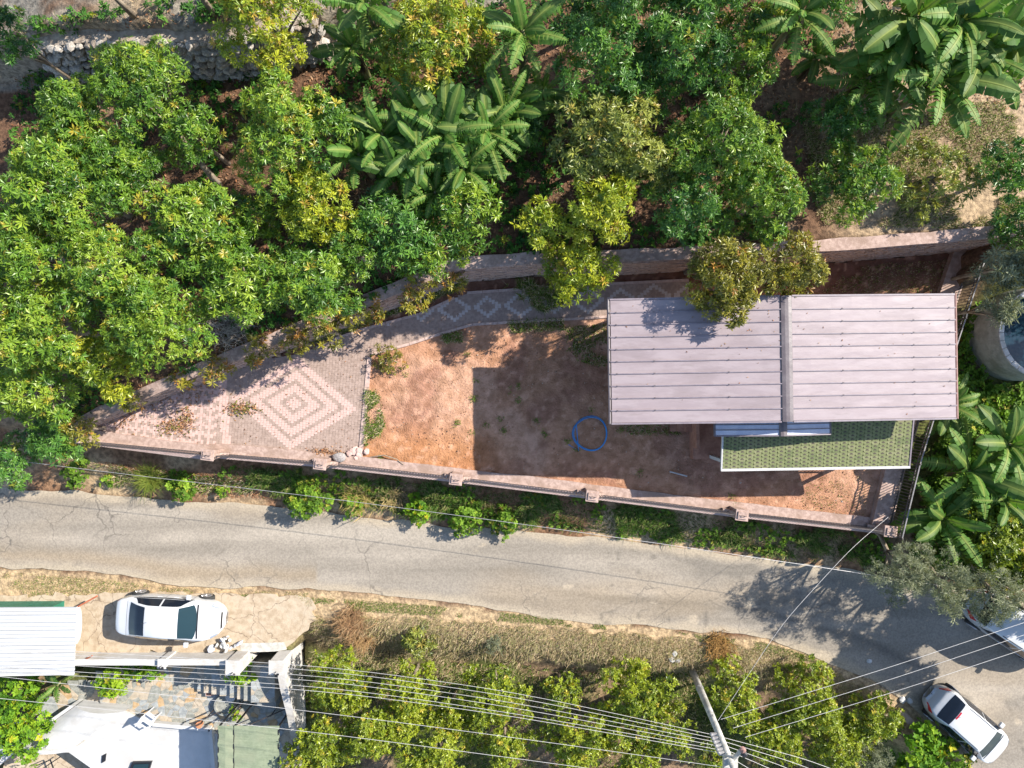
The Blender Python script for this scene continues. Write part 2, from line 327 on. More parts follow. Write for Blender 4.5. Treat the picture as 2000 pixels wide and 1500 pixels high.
def height(x, y):
    x = np.asarray(x, float); y = np.asarray(y, float)
    n, f, t, b = fN(x), fF(x), fT(x), fB(x)
    terr = ZN(x) + 0.02 * np.clip(y - n, 0, 12) + 0.25 * (fbm(x, y, 4.0, 3) - 0.5)
    up = sstep(0.28, 0.55, y - fU(x)) * np.interp(x, [PX(560), PX(1000)], [2.2, 0.0])
    terr = terr + up
    inr = x < fR(y) - .2
    n0 = n; n = n + .27; f = f + .15
    z = np.where(y > n, terr, YARD - 0.12)
    right = 1.0 + (ZN(x) - 1.0) * sstep(-2.8, 0.6, y - n) + 0.15 * (fbm(x, y, 2.5, 8) - 0.5)
    z = np.where(~inr & (y <= n), right, z)
    slope = 0.5 * sstep(0.1, 1.5, y - t)
    z = np.where((y < f) & (x < PX(1770, 1)), slope, z)
    z = np.where((x >= PX(1770, 1)) & (y < n), z * sstep(0.0, 2.2, y - t), z)
    z = np.where(y < t, -0.02, z)
    d = b - y
    so = -0.02 - 1.5 * sstep(1.0, 3.0, d) + 0.2 * (fbm(x, y, 2.0, 5) - 0.5) * sstep(1.5, 3, d)
    so = np.where((x < XW), np.where(y > YW, -0.05, PATIO - 0.12), so)
    so = np.where((x < PX(430, -2)) & (y < -14.35), -4.75, so)
    z = np.where(y < b, so, z)
    return z
def axis(a, b, st):
    fine = np.arange(a, b + 1e-6, st)
    return np.concatenate([[-400, -200, -110, -70, -50, -40], fine[(fine > -38)], [40, 50, 70, 110, 200, 400]])
gx = axis(-27, 27, 0.22); gy = axis(-21, 21, 0.22)
GX, GY = np.meshgrid(gx, gy)
GZ = height(GX, GY)
c_lit = np.array([0.15, 0.088, 0.058]); c_straw = np.array([0.42, 0.32, 0.22]); c_soil = np.array([0.30, 0.21, 0.14]); c_grass = np.array([0.10, 0.115, 0.04])
c_tan = np.array([0.44, 0.33, 0.21]); c_grey = np.array([0.30, 0.27, 0.23])
def mixc(a, b, t): return a * (1 - t[..., None]) + b * t[..., None]
n1 = fbm(GX, GY, 2.2, 11); n2 = fbm(GX, GY, 0.9, 21)
C = np.broadcast_to(c_lit, GX.shape + (3,)).copy()
C = mixc(C, c_soil, sstep(0.5, 0.75, n1))
C = mixc(C, c_grey, sstep(0.3, 0.6, n2) * (GY > fU(GX) - .3))
ne = sstep(PX(1560, 4), PX(1720, 4), GX) * (GY > fN(GX)) * sstep(0.2, 0.5, n1 + 0.1)
C = mixc(C, c_straw, ne * 0.9)
C = mixc(C, c_straw * .8, (GY > fU(GX)) * sstep(0.35, 0.6, n1) * (GX < PX(560, 5)))  # straw dimmed on the upper terrace, its shade put into the colour
south = (GY < fB(GX)); C = np.where(south[..., None], mixc(np.broadcast_to(c_soil * 0.75, C.shape).copy(), c_grass, sstep(0.4, 0.6, n1)), C)
C = np.where(south[..., None], mixc(C, c_tan, 1 - sstep(1.2, 2.8, fB(GX) - GY)), C)
mid = (GY < fF(GX)) & (GY > fT(GX)); C = np.where(mid[..., None], mixc(np.broadcast_to(np.array([0.26, 0.15, 0.09]), C.shape).copy(), c_tan, sstep(0.45, 0.7, n1)), C)
C = np.where(((GX > fR(GY)) & (GY < fN(GX)) & (GY > fT(GX)))[..., None], mixc(np.broadcast_to(c_soil * 0.7, C.shape).copy(), c_grass, sstep(0.35, 0.6, n1)), C)
ny, nx = GX.shape
idx = np.arange(nx * ny).reshape(ny, nx)
q = np.stack([idx[:-1, :-1], idx[:-1, 1:], idx[1:, 1:], idx[1:, :-1]], -1).reshape(-1, 4)
T = np.concatenate([q[:, [0, 1, 2]], q[:, [0, 2, 3]]])
g = link('ground', mesh_tris('ground', np.stack([GX, GY, GZ], -1).reshape(-1, 3), T, M_GROUND, C.reshape(-1, 3), smooth=True)); tag(g, kind='structure')

# ------------------------------------------------------------------ road
rx = np.arange(-38, 40, 0.14); ns = 70
s = np.linspace(0, 1, ns)[:, None]
RX = np.broadcast_to(rx, (ns, len(rx))).copy()
wob = 0.35 * (fbm(rx, rx * 0 + 3, 1.3, 4) - 0.5); wob2 = 0.7 * (fbm(rx, rx * 0 + 9, 2.6, 7, 5) - 0.5)
RY = (fB(rx) + wob2)[None] * (1 - s) + (fT(rx) + wob)[None] * s
RZ = 0.02 * np.sin(s * math.pi) + 0.012 * (fbm(RX, RY, 1.5, 2) - 0.5)
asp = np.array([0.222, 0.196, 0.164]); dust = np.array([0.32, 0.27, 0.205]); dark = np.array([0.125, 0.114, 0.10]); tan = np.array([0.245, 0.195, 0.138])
rc = np.broadcast_to(asp, RX.shape + (3,)).copy()
rc = mixc(rc, asp * 1.22, sstep(0.45, 0.65, fbm(RX * 0.35, RY * 1.5, 1.6, 31)))
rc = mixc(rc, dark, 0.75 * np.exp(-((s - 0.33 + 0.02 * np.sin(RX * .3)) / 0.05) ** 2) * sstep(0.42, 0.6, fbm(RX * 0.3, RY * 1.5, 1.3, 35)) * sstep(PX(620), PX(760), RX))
rc = mixc(rc, tan, 0.6 * sstep(0.5, 0.75, fbm(RX * 0.3, RY, 2.2, 33, 4)))
rc = mixc(rc, tan, 0.8 * np.exp(-((s - 0.17) / 0.11) ** 2) * (RX < PX(620)))
strk = fbm(RX * .06, RY * 2.2, 1.0, 81, 4); rc = rc * (0.80 + 0.40 * strk)[..., None]
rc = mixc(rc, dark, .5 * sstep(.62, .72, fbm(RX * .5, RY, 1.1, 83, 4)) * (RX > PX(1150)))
edge = np.minimum(s, 1 - s) * np.ones_like(RX)
rc = mixc(rc, dust, (1 - sstep(0.02, 0.13 , edge + 0.09 * (fbm(RX, RY, 0.8, 12) - 0.5))))
pth = sstep(0.76, 0.82, fbm(RX * 0.6, RY, 0.7, 40, 4)) * sstep(PX(900), PX(950), RX); rc = mixc(rc, dust * 1.1, pth * 0.8)
crk = np.abs(fbm(RX, RY, 2.4, 50) - 0.5); rc = mixc(rc, dark * 0.75, 0.55 * (1 - sstep(0.0, 0.006, crk)) * (RX > PX(1100)))
ny, nx = RX.shape; idx = np.arange(nx * ny).reshape(ny, nx)
q = np.stack([idx[:-1, :-1], idx[:-1, 1:], idx[1:, 1:], idx[1:, :-1]], -1).reshape(-1, 4)
T = np.concatenate([q[:, [0, 1, 2]], q[:, [0, 2, 3]]])
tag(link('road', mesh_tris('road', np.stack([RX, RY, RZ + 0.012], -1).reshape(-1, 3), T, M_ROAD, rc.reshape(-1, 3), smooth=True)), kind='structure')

# ------------------------------------------------------------------ concrete driveway by the white wall
def sheet(name, poly, z, m, kind='structure', th=0.05):
    o = MB().prism(poly, z - th, z).build(name, m); tag(o, kind=kind); return o
dv = poly_px([(-80, 1165), (180, 1160), (240, 1155), (560, 1162), (612, 1168), (616, 1195), (606, 1228), (560, 1262), (540, 1270), (480, 1272), (-80, 1284)], 0)
def ragged(pl, st=.25, amp=.10, seed=1):
    p = resample(np.array(list(pl) + [pl[0]]), st)[:-1]; r = np.random.default_rng(seed); return [tuple(q + r.normal(0, amp, 2) * .6) for q in p]
def resample(pl, st):
    pl = np.array(pl, float); d = np.r_[0, np.cumsum(np.linalg.norm(np.diff(pl, axis=0), axis=1))]
    s_ = np.linspace(0, d[-1], max(2, int(d[-1] / st) + 1)); return np.c_[np.interp(s_, d, pl[:, 0]), np.interp(s_, d, pl[:, 1])]
sheet('driveway', ragged(dv), 0.022, M_DRIVE, th=0.12)

# ------------------------------------------------------------------ yard of red earth
yardpoly = [tuple(p) for p in NB[1:-1]] + [(fR(RT[-1][1]), RT[-1][1])] + [tuple(p) for p in RT[::-1]] + [tuple(p) for p in FT[::-1]]
yx = np.arange(-20, 19.5, 0.09); yy = np.arange(-7.2, 6.2, 0.09)
YX, YY = np.meshgrid(yx, yy); ins = inside(yardpoly, YX, YY)
PAVE = poly_px([(120, 864), (190, 868), (380, 882), (430, 890), (560, 905), (700, 906), (703, 900), (722, 697), (730, 690), (800, 671), (860, 651), (923, 633), (972, 630), (1115, 622), (1195, 617), (1345, 612), (1345, 545), (1157, 557), (912, 573), (888, 583), (818, 615), (720, 641), (650, 664), (590, 690), (520, 702), (430, 735), (330, 775), (235, 812), (180, 838)], YARD)
pin = inside(PAVE, YX, YY)
lump = 0.11 * (fbm(YX, YY, 0.45, 61, 4) - 0.5) + 0.10 * (fbm(YX, YY, 1.8, 65) - 0.5)
YZ = YARD - 0.02 + lump * np.where(YX > PX(700, 1.6), 1, 0.3)
YZ = np.where(pin, YARD - 0.06, YZ)
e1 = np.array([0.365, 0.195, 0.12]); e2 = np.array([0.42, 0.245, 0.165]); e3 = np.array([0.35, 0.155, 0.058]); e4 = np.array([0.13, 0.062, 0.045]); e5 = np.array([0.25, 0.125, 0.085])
yc = np.broadcast_to(e1, YX.shape + (3,)).copy(); a = fbm(YX, YY, 2.6, 71)
yc = mixc(yc, e2, sstep(0.42, 0.62, a)); yc = mixc(yc, e5, sstep(0.52, 0.7, fbm(YX, YY, 1.2, 75)) * 0.7)
yc = mixc(yc, e3, sstep(PY(800, 1.6), PY(880, 1.6), YY) * sstep(0.35, 0.6, a) * (1 - sstep(PX(900, 1.6), PX(1050, 1.6), YX)) * 0.65)
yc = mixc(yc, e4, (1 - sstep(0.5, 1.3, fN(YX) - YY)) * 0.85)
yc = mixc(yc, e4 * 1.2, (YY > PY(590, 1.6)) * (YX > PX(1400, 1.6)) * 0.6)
yc = mixc(yc, e2 * 1.25, sstep(0.76, 0.8, vnoise(YX, YY, 0.16, 90)) * 0.5)
ny, nx = YX.shape; idx = np.arange(nx * ny).reshape(ny, nx)
ok = ins[:-1, :-1] & ins[:-1, 1:] & ins[1:, 1:] & ins[1:, :-1]
q = np.stack([idx[:-1, :-1], idx[:-1, 1:], idx[1:, 1:], idx[1:, :-1]], -1)[ok]
T = np.concatenate([q[:, [0, 1, 2]], q[:, [0, 2, 3]]])
used = np.unique(T); rm = np.zeros(nx * ny, int); rm[used] = np.arange(len(used))
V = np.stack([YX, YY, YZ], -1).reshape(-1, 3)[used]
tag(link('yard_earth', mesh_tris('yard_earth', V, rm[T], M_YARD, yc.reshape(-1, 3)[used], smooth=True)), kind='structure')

# ------------------------------------------------------------------ paved courtyard and path
court = link('paved_courtyard', MB().prism(PAVE, YARD - 0.10, YARD + 0.004).mesh('paving_bed', M_GREYP)); tag(court, kind='structure')
PW, PHH = 0.1195, 0.0870
def paver_profile(k=0.92):
    a, b, c = PW / 2 - 0.0022, PHH - 0.0022, PW / 2 - 0.0105
    return [(-a - 0.0, -b), (a, -b), (a, -b * 0.55), (c + 0.006, -b * 0.35), (c + 0.006, b * 0.35), (a, b * 0.55), (a, b), (-a, b), (-a, b * 0.55), (-c - 0.006, b * 0.35), (-c - 0.006, -b * 0.35), (-a, -b * 0.55)]
prof = np.array(paver_profile()); npf = len(prof)
def paver_mesh(name, m):
    mb = MB(); v = [(x, y, 0) for x, y in prof] + [(x * .985, y * .985, 0.022) for x, y in prof]
    mb.add(v, [tuple(range(npf, 2 * npf))] + [(i, (i + 1) % npf, (i + 1) % npf + npf, i + npf) for i in range(npf)])
    return mb.mesh(name, m)
PVM = {'pink': paver_mesh('paver_pink', M_PINK), 'grey': paver_mesh('paver_grey', M_GREYP), 'white': paver_mesh('paver_pale', M_WHITEP)}
joined = {'pink': [], 'grey': [], 'white': []}; singles = []
rngp = np.random.default_rng(5)
def lay(cx, cy, rot, i0, i1, j0, j1, colour, xlim):
    cr, sr = math.cos(rot), math.sin(rot)
    for i in range(i0, i1):
        for j in range(j0, j1):
            if (i + j) % 2: continue
            u, v = i * PW, j * PHH
            x, y = cx + u * cr - v * sr, cy + u * sr + v * cr
            if not (xlim[0] <= x < xlim[1]): continue
            yield i, j, x, y
dc = P(574, 788, YARD); pth_x = PX(742, YARD); band_x = PX(432, YARD)
court_in = PAVE
cand = []
for i, j, x, y in lay(dc[0], dc[1], R(-5.1), -85, 40, -46, 46, None, (-30, pth_x)): cand.append((i, j, x, y, 0))
pc = P(952, 599, YARD)
for i, j, x, y in lay(pc[0], pc[1], R(3.5), -50, 90, -40, 40, None, (pth_x, 40)): cand.append((i, j, x, y, 1))
cx_ = np.array([c[2] for c in cand]); cy_ = np.array([c[3] for c in cand])
okc = inside(PAVE, cx_, cy_)
for c, k in zip(cand, okc):
    if not k: continue
    i, j, x, y, g2 = c
    n = abs(i) + abs(j)
    if g2 == 0:
        iband = int(round((band_x - dc[0]) / PW))
        if n <= 20: colr = 'grey' if n in (4, 10, 16) else 'pink'
        elif iband - 1 <= i + 0.12 * j <= iband + 2: colr = 'pink'
        elif i < iband:
            colr = 'grey' if ((i - iband) % 3 and (j + 60) % 4 in (0, 1)) or y < PY(866, YARD) else 'pink'
        else: colr = 'grey'
    else:
        per = 11; ii = i % (2 * per) if False else ((i + per // 2) % per) - per // 2
        nn = abs(ii) + abs(j); colr = 'white' if nn in (4, 5) else 'grey'
        if y - pc[1] < -1.2 + 0 * x: colr = 'grey'
    rec = (x, y, rngp.uniform(-0.003, 0.003), R(-5.1 if g2 == 0 else 3.5) + rngp.uniform(-0.02, 0.02))
    if g2 == 0 and n <= 20 and colr == 'pink' and len(singles) < 300: singles.append(rec)
    else: joined[colr].append(rec)
for x, y, dz, rz in singles:
    o = link('paver', PVM['pink'], court); o.location = (x, y, YARD - 0.01 + dz); o.rotation_euler = (0, 0, rz)
for k, m in (('pink', M_PINK), ('grey', M_GREYP), ('white', M_WHITEP)):
    a = np.array(joined[k]); n = len(a)
    base = np.concatenate([np.c_[prof, np.zeros(npf)], np.c_[prof * .985, np.full(npf, 0.022)], [[0, 0, 0.022]]])
    c, s_ = np.cos(a[:, 3]), np.sin(a[:, 3])
    vx = base[None, :, 0] * c[:, None] - base[None, :, 1] * s_[:, None] + a[:, 0:1]
    vy = base[None, :, 0] * s_[:, None] + base[None, :, 1] * c[:, None] + a[:, 1:2]
    vz = base[None, :, 2] + (YARD - 0.01 + a[:, 2:3])
    tri = [(2 * npf, npf + t, npf + (t + 1) % npf) for t in range(npf)]
    for t in range(npf):
        u = (t + 1) % npf; tri += [(t, u, u + npf), (t, u + npf, t + npf)]
    tri = np.array(tri)
    TT = (tri[None] + (np.arange(n) * (2 * npf + 1))[:, None, None]).reshape(-1, 3)
    o = link({'pink': 'pink_pavers', 'grey': 'grey_pavers', 'white': 'pale_pavers'}[k], mesh_tris('pavers', np.stack([vx, vy, vz], -1).reshape(-1, 3), TT, m), court); o['kind'] = 'stuff'
def kerb(pts, w=0.1, z0=YARD - 0.1, z1=YARD + 0.045, name='kerb', m=None, seg=0.6, parent=court):
    for a, b in zip(pts[:-1], pts[1:]):
        a = np.array(a); b = np.array(b); L = np.linalg.norm(b - a); n = max(1, int(round(L / seg)))
        for k in range(n):
            p = a + (b - a) * (k + 0.01) / n; q_ = a + (b - a) * (k + 0.985) / n
            o = MB().bar((p[0], p[1], (z0 + z1) / 2), (q_[0], q_[1], (z0 + z1) / 2), w, z1 - z0).build(name, m or M_KERB, parent)
kerb(poly_px([(703, 904), (722, 697)], YARD), w=0.17)
kerb(poly_px([(726, 692), (800, 672), (860, 652), (923, 634), (972, 631), (1115, 623), (1195, 618)], YARD))
kerb(poly_px([(1345, 547), (1157, 556), (912, 572)], YARD)); kerb(poly_px([(888, 582), (818, 614), (720, 640), (650, 663)], YARD))

# ------------------------------------------------------------------ walls along polylines
def strip(mb, A, B, z0, z1, mi=0):
    """solid between two polylines A (one side) and B (other side); z0,z1 scalars or arrays"""
    n = len(A); z0 = np.broadcast_to(z0, n); z1 = np.broadcast_to(z1, n); v = []
    for k in range(n):
        v += [(A[k][0], A[k][1], z0[k]), (B[k][0], B[k][1], z0[k]), (B[k][0], B[k][1], z1[k]), (A[k][0], A[k][1], z1[k])]
    f = [(0, 1, 2, 3), (4 * n - 1, 4 * n - 2, 4 * n - 3, 4 * n - 4)]
    for k in range(n - 1):
        a = 4 * k; b = a + 4
        f += [(a, b, b + 1, a + 1), (a + 1, b + 1, b + 2, a + 2), (a + 2, b + 2, b + 3, a + 3), (a + 3, b + 3, b, a)]
    mb.add(v, f, mi); return mb
def offs(pl, d):
    pl = np.array(pl, float); t = np.gradient(pl, axis=0); t /= np.linalg.norm(t, axis=1)[:, None]
    return pl + np.c_[-t[:, 1], t[:, 0]] * d
nbw = resample(NB[2:-1], 0.5)
rw = empty('retaining_wall', (nbw[20][0], nbw[20][1], YARD), label='long stone retaining wall with a concrete top along the uphill side of the yard', cat='wall')
def kid(o, parent):      # parent keeping world place
    o.parent = parent; o.matrix_parent_inverse = Matrix.Translation(-Vector(parent.location)); return o
topz = ZN(nbw[:, 0]) + 0.06
kid(strip(MB(), nbw, offs(nbw, 0.38), YARD - 0.3, topz).build('wall_core', M_WALLS), rw)
kid(strip(MB(), offs(nbw, -0.02) + np.c_[0 * nbw[:, 0], .04 * (fbm(nbw[:, 0], nbw[:, 1], .9, 5) - .5)], offs(nbw, 0.42) + np.c_[0 * nbw[:, 0], .16 * (fbm(nbw[:, 0], nbw[:, 1], .9, 6) - .5)], topz, topz + 0.08 + 0.03 * fbm(nbw[:, 0], nbw[:, 1], .8, 9)).build('coping', M_CONC), rw)
rs = np.random.default_rng(9); mb = MB()
for k in range(len(nbw) - 1):
    a, b = nbw[k], nbw[k + 1]; d = (b - a); L = np.linalg.norm(d); d = d / L; nrm = np.array([d[1], -d[0]])
    z = YARD - 0.05
    while z < topz[k] - 0.1:
        h = rs.uniform(0.13, 0.22); u = rs.uniform(0, 0.15)
        while u < L:
            l = rs.uniform(0.18, 0.42); pr = rs.uniform(0.015, 0.06)
            c0 = a + d * u; c1 = a + d * min(u + l - 0.02, L + 0.1)
            v = [(*(c0 - nrm * 0.05), z), (*(c1 - nrm * 0.05), z), (*(c1 + nrm * pr), z + 0.02), (*(c0 + nrm * pr), z + 0.015), (*(c0 - nrm * 0.05), z + h - 0.02), (*(c1 - nrm * 0.05), z + h - 0.02), (*(c1 + nrm * pr * .9), z + h - 0.03), (*(c0 + nrm * pr * .9), z + h - 0.035)]
            mb.add(v, [(3, 2, 1, 0), (4, 5, 6, 7), (2, 3, 7, 6), (0, 3, 7, 4)[::-1], (1, 2, 6, 5)], int(rs.random() < 0.4)); u += l
        z += h
o = kid(mb.build('facing_stones', [M_WALLS, M_CONC]), rw); o['kind'] = 'stuff'

# upper dry-stone terrace wall: every stone a part
up_ = resample([p for p in UPP if -24 < p[0] < PX(680, 4)] + [], 0.4)
tw = empty('terrace_wall', (up_[10][0], up_[10][1], 4.0), label='rough dry stone terrace wall in shade behind the avocado trees', cat='wall')
kid(strip(MB(), offs(up_, 0.12), offs(up_, 0.7), 3.5, ZN(up_[:, 0]) + 2.05).build('rubble_core', M_STONE2), tw)
def rock_mesh(seed, m, sub=1):
    r = np.random.default_rng(seed); mb = MB(); n = 7; v = []
    for k, (rr, z) in enumerate(((0.62, -0.45), (1.0, -0.2), (0.95, 0.25), (0.5, 0.5))):
        for t in range(n):
            a = 2 * math.pi * (t + 0.3 * r.random()) / n; q_ = rr * r.uniform(0.75, 1.1); v.append((q_ * math.cos(a), q_ * math.sin(a), z + r.uniform(-.1, .1)))
    f = [tuple(range(3 * n, 4 * n)), tuple(range(n - 1, -1, -1))] + [(i * n + t, i * n + (t + 1) % n, (i + 1) * n + (t + 1) % n, (i + 1) * n + t) for i in range(3) for t in range(n)]
    mb.add(v, f); return mb.mesh('stone', m)
ROCKS = [rock_mesh(s_, M_STONE if s_ % 3 else M_STONE2) for s_ in range(8)]
rs = np.random.default_rng(12); cnt = 0
dd = resample(up_, 0.27)
for k, p in enumerate(dd):
    if not (PX(30, 5) < p[0] < PX(640, 5)): continue
    z0 = float(ZN(p[0])) - 0.05
    for row in range(7):
        if cnt >= 298: break
        z = z0 + 0.16 + row * 0.31 + rs.uniform(-0.05, 0.05)
        o = link('stone', ROCKS[rs.integers(8)], tw); cnt += 1
        bat = 0.42 - row * 0.085
        o.location = Vector((p[0] + rs.uniform(-.06, .06) + (row % 2) * 0.13, p[1] - bat + rs.uniform(-.05, .05), z)) - Vector(tw.location)
        o.scale = (rs.uniform(.15, .25), rs.uniform(.14, .24), rs.uniform(.13, .2)); o.rotation_euler = (rs.uniform(-.5, .5), rs.uniform(-.4, .4), rs.uniform(0, 6.28))

# ------------------------------------------------------------------ front boundary wall, pillars and iron fence
fw = empty('front_boundary_wall', (FT[6][0], FT[6][1], 0.4), label='low pink concrete boundary wall with pillars and iron railing above the road', cat='wall')
ft = resample(FT[1:], 0.4)
wob = 0.05 * (fbm(ft[:, 0], ft[:, 1], 0.8, 17) - 0.5)
inn = offs(ft, 0.43); inn[:, 1] += wob * 2
kid(strip(MB(), inn, offs(ft, -0.12), 0.0, YARD + 0.08).build('wall_body', M_CONC), fw)
kid(strip(MB(), offs(ft, 0.05), offs(ft, -0.14), YARD + 0.082, YARD + 0.15).build('fence_kerb', M_KERB), fw)
FTO = YARD + 1.02
pill = [P(*q_, 2.7)[:2] for q_ in ((404, 890), (624, 908), (890, 938), (1157, 971), (1450, 1008), (1741, 1040))]
t_ = (FT[8] - FT[5]); ang = math.atan2(t_[1], t_[0])
for k, p in enumerate(pill):
    mb = MB().box(-0.21, 0.21, -0.16, 0.2, 0, 0.92).box(-0.245, 0.245, -0.195, 0.235, 0.92, 0.98).box(-0.17, 0.17, -0.12, 0.16, 0.98, 1.03)
    # curved shoulder on either side of the pillar
    for sgn in (-1, 1):
        q_ = [(sgn * (0.21 + 0.30 * (1 - math.cos(a))), 0.82 - 0.62 * math.sin(a)) for a in np.linspace(0, math.pi / 2, 7)]
        v = [(x, -0.09, z) for x, z in q_] + [(x, 0.09, z) for x, z in q_] + [(sgn * 0.21, -0.09, 0), (sgn * 0.21, 0.09, 0), (q_[-1][0], -0.09, 0), (q_[-1][0], 0.09, 0)]
        n = 7; f = [(i, i + 1, n + i + 1, n + i) for i in range(n - 1)] + [tuple(list(range(n)) + [2 * n + 2, 2 * n]), tuple(list(range(2 * n - 1, n - 1, -1)) + [2 * n + 1, 2 * n + 3])]
        mb.add(v, f)
    o = mb.build('pillar', M_CONC); bevel(o, 0.012); o.location = (p[0], p[1], YARD + 0.085); o.rotation_euler = (0, 0, ang); kid(o, fw)
    hook = MB()
    for sgn in (-1, 1):
        hook.tube([(sgn * 0.07 + 0.07 * math.cos(a) * sgn, 0.02, 1.06 + 0.09 * math.sin(a)) for a in np.linspace(0, math.pi, 8)], 0.012, 5)
    h = hook.build('iron_loop', M_IRON, o); 
ends = [FT[1] + (FT[2] - FT[1]) * 0.6] + pill
for k in range(len(ends) - 1):
    a, b = np.array(ends[k], float), np.array(ends[k + 1], float); d = b - a; L = np.linalg.norm(d); d /= L
    s0 = a + d * (0.3 if k else 0.0); s1 = b - d * 0.3; L = np.linalg.norm(s1 - s0)
    pan = empty('railing_panel', (*((s0 + s1) / 2), YARD + 0.16)); kid(pan, fw)
    pan.matrix_parent_inverse = Matrix.Translation(-Vector(fw.location))
    lo = Vector((s0[0], s0[1], 0)) - Vector((*((s0 + s1) / 2), 0)); hi = -lo
    for zz, ww in ((0.86, 0.04), (0.1, 0.03), (0.72, 0.022)):
        MB().bar(lo + Vector((0, 0, zz)), hi + Vector((0, 0, zz)), ww, 0.03).build('rail', M_IRON, pan)
    bars = MB()
    for q_ in range(int(L / 0.11)):
        p = lo + (hi - lo) * ((q_ + 0.5) / int(L / 0.11)); bars.bar(p + Vector((0, 0, 0.0)), p + Vector((0, 0, 0.86)), 0.018, 0.018)
    o = bars.build('bars', M_IRON, pan); o['kind'] = 'stuff'

# right boundary wall with scroll fence
rt = resample(RT, 0.4); rts = rt[::-1]
rb = empty('side_boundary_wall', (RT[1][0], RT[1][1], 0.6), label='concrete side wall topped by a dark scrollwork iron fence right of the house', cat='wall')
RZT = YARD + 0.28
kid(strip(MB(), offs(rt, 0.62), offs(rt, -0.14), 0.2, RZT).build('wall_body', M_CONC), rb)
FH = 1.12
pts3 = [Vector((p[0], p[1], RZT)) for p in rt]
for zz, ww, m in ((FH, 0.04, M_RAIL), (0.12, 0.04, M_IRON), (FH - 0.2, 0.03, M_IRON)):
    mb = MB()
    for a, b in zip(pts3[:-1], pts3[1:]): mb.bar(a + Vector((0, 0, zz)), b + Vector((0, 0, zz)), ww, 0.035)
    kid(mb.build('rail', m), rb)
mb = MB(); mc = MB()
for p in resample(RT, 0.12): mb.bar((p[0], p[1], RZT), (p[0], p[1], RZT + FH), 0.02, 0.02)
sp = resample(RT, 0.24)
for i, p in enumerate(sp):
    d = sp[min(i + 1, len(sp) - 1)] - sp[max(i - 1, 0)]; d /= np.linalg.norm(d)
    mc.tube([(p[0] + d[0] * 0.07 * math.cos(a), p[1] + d[1] * 0.07 * math.cos(a), RZT + FH - 0.1 + 0.085 * math.sin(a)) for a in np.linspace(0, 5.6, 9)], 0.012, 4)
o = kid(mb.build('bars', M_IRON), rb); o['kind'] = 'stuff'
o = kid(mc.build('scrollwork', M_IRON), rb); o['kind'] = 'stuff'
for p in resample(RT, 2.6): kid(MB().bar((p[0], p[1], RZT), (p[0], p[1], RZT + FH + 0.06), 0.05, 0.05).build('fence_post', M_IRON), rb)

# ------------------------------------------------------------------ house
hx, hy = 9.12, 0.84
house = empty('house', (hx, hy, YARD), R(0.9), label='single storey house with long pale ribbed metal roof and dark ridge cap', cat='house')
EZ, RZ_ = 5.7 - YARD, 6.04 - YARD
UE, VE = 5.80, 2.06
mb = MB().box(-4.55, 5.25, -1.85, 1.75, -0.3, EZ - 0.12); mb.build('wall', M_HWALL, house)
gp = MB()
for u0 in (-5.7, ):
    gp.prism([(-5.7, -1.98), (5.7, -1.98), (5.7, 1.98), (-5.7, 1.98)], EZ - 0.10, EZ - 0.045)
gp.build('roof_deck', M_FASCIA, house)
roof = empty('roof', (0, 0, 0)); roof.parent = house
def slope_z(u): return RZ_ - (RZ_ - EZ) * abs(u) / UE
NP = 10; vs = np.linspace(-VE, VE, NP + 1); rr_ = np.random.default_rng(3)
for sgn in (-1, 1):
    for k in range(NP):
        v0, v1 = vs[k] + 0.006, vs[k + 1] - 0.006
        us = np.linspace(0.10, UE - (0.0 if sgn > 0 else 0.02), 9); mbp = MB(); vv = []
        for u in us:
            z = slope_z(u) + rr_.uniform(-0.004, 0.004); zm = z + rr_.uniform(-0.006, 0.008)
            vv += [(sgn * u, v0, z), (sgn * u, (v0 + v1) / 2, zm), (sgn * u, v1, z), (sgn * u, v1, z - 0.05), (sgn * u, v0, z - 0.05)]
        ff = []
        for i in range(len(us) - 1):
            a = 5 * i; b = a + 5
            for q_ in range(5):
                q2 = (q_ + 1) % 5; t4 = (a + q_, b + q_, b + q2, a + q2); ff.append(t4 if sgn > 0 else t4[::-1])
        ff += [(0, 1, 2, 3, 4) if sgn < 0 else (4, 3, 2, 1, 0), tuple(5 * (len(us) - 1) + i for i in ((4, 3, 2, 1, 0) if sgn < 0 else (0, 1, 2, 3, 4)))]
        mbp.add(vv, ff); mbp.build('roof_panel', M_ROOF, roof)
        if k:
            s_ = MB().bar((sgn * 0.12, vs[k], slope_z(0.12) + 0.012), (sgn * (UE + 0.015), vs[k], slope_z(UE) + 0.012), 0.034, 0.05).build('seam', M_SEAM, roof)
            for uu in (1.5 + rr_.uniform(-.1, .1), 3.9 + rr_.uniform(-.1, .1), UE - 0.15):
                pass
scr = MB()
for sgn in (-1, 1):
    for k in range(1, NP):
        for uu in (1.9, 4.35, 5.6): scr.box(sgn * uu - 0.022, sgn * uu + 0.022, vs[k] - 0.022, vs[k] + 0.022, slope_z(uu) + 0.02, slope_z(uu) + 0.05)
scr.build('seam_clips', M_CAP, roof)['kind'] = 'stuff'
cap = MB(); prof_ = [(-0.20, -0.01), (-0.175, 0.03), (-0.06, 0.055), (0.06, 0.055), (0.175, 0.03), (0.20, -0.01)]
vv = [(a, v, RZ_ + b) for v in (-VE - 0.03, 0.0, VE + 0.03) for a, b in prof_]
cap.add(vv, [(r * 6 + i, r * 6 + i + 1, (r + 1) * 6 + i + 1, (r + 1) * 6 + i) for r in range(2) for i in range(5)] + [(5, 4, 3, 2, 1, 0), (12, 13, 14, 15, 16, 17)])
cap.build('ridge_cap', M_CAP, roof)
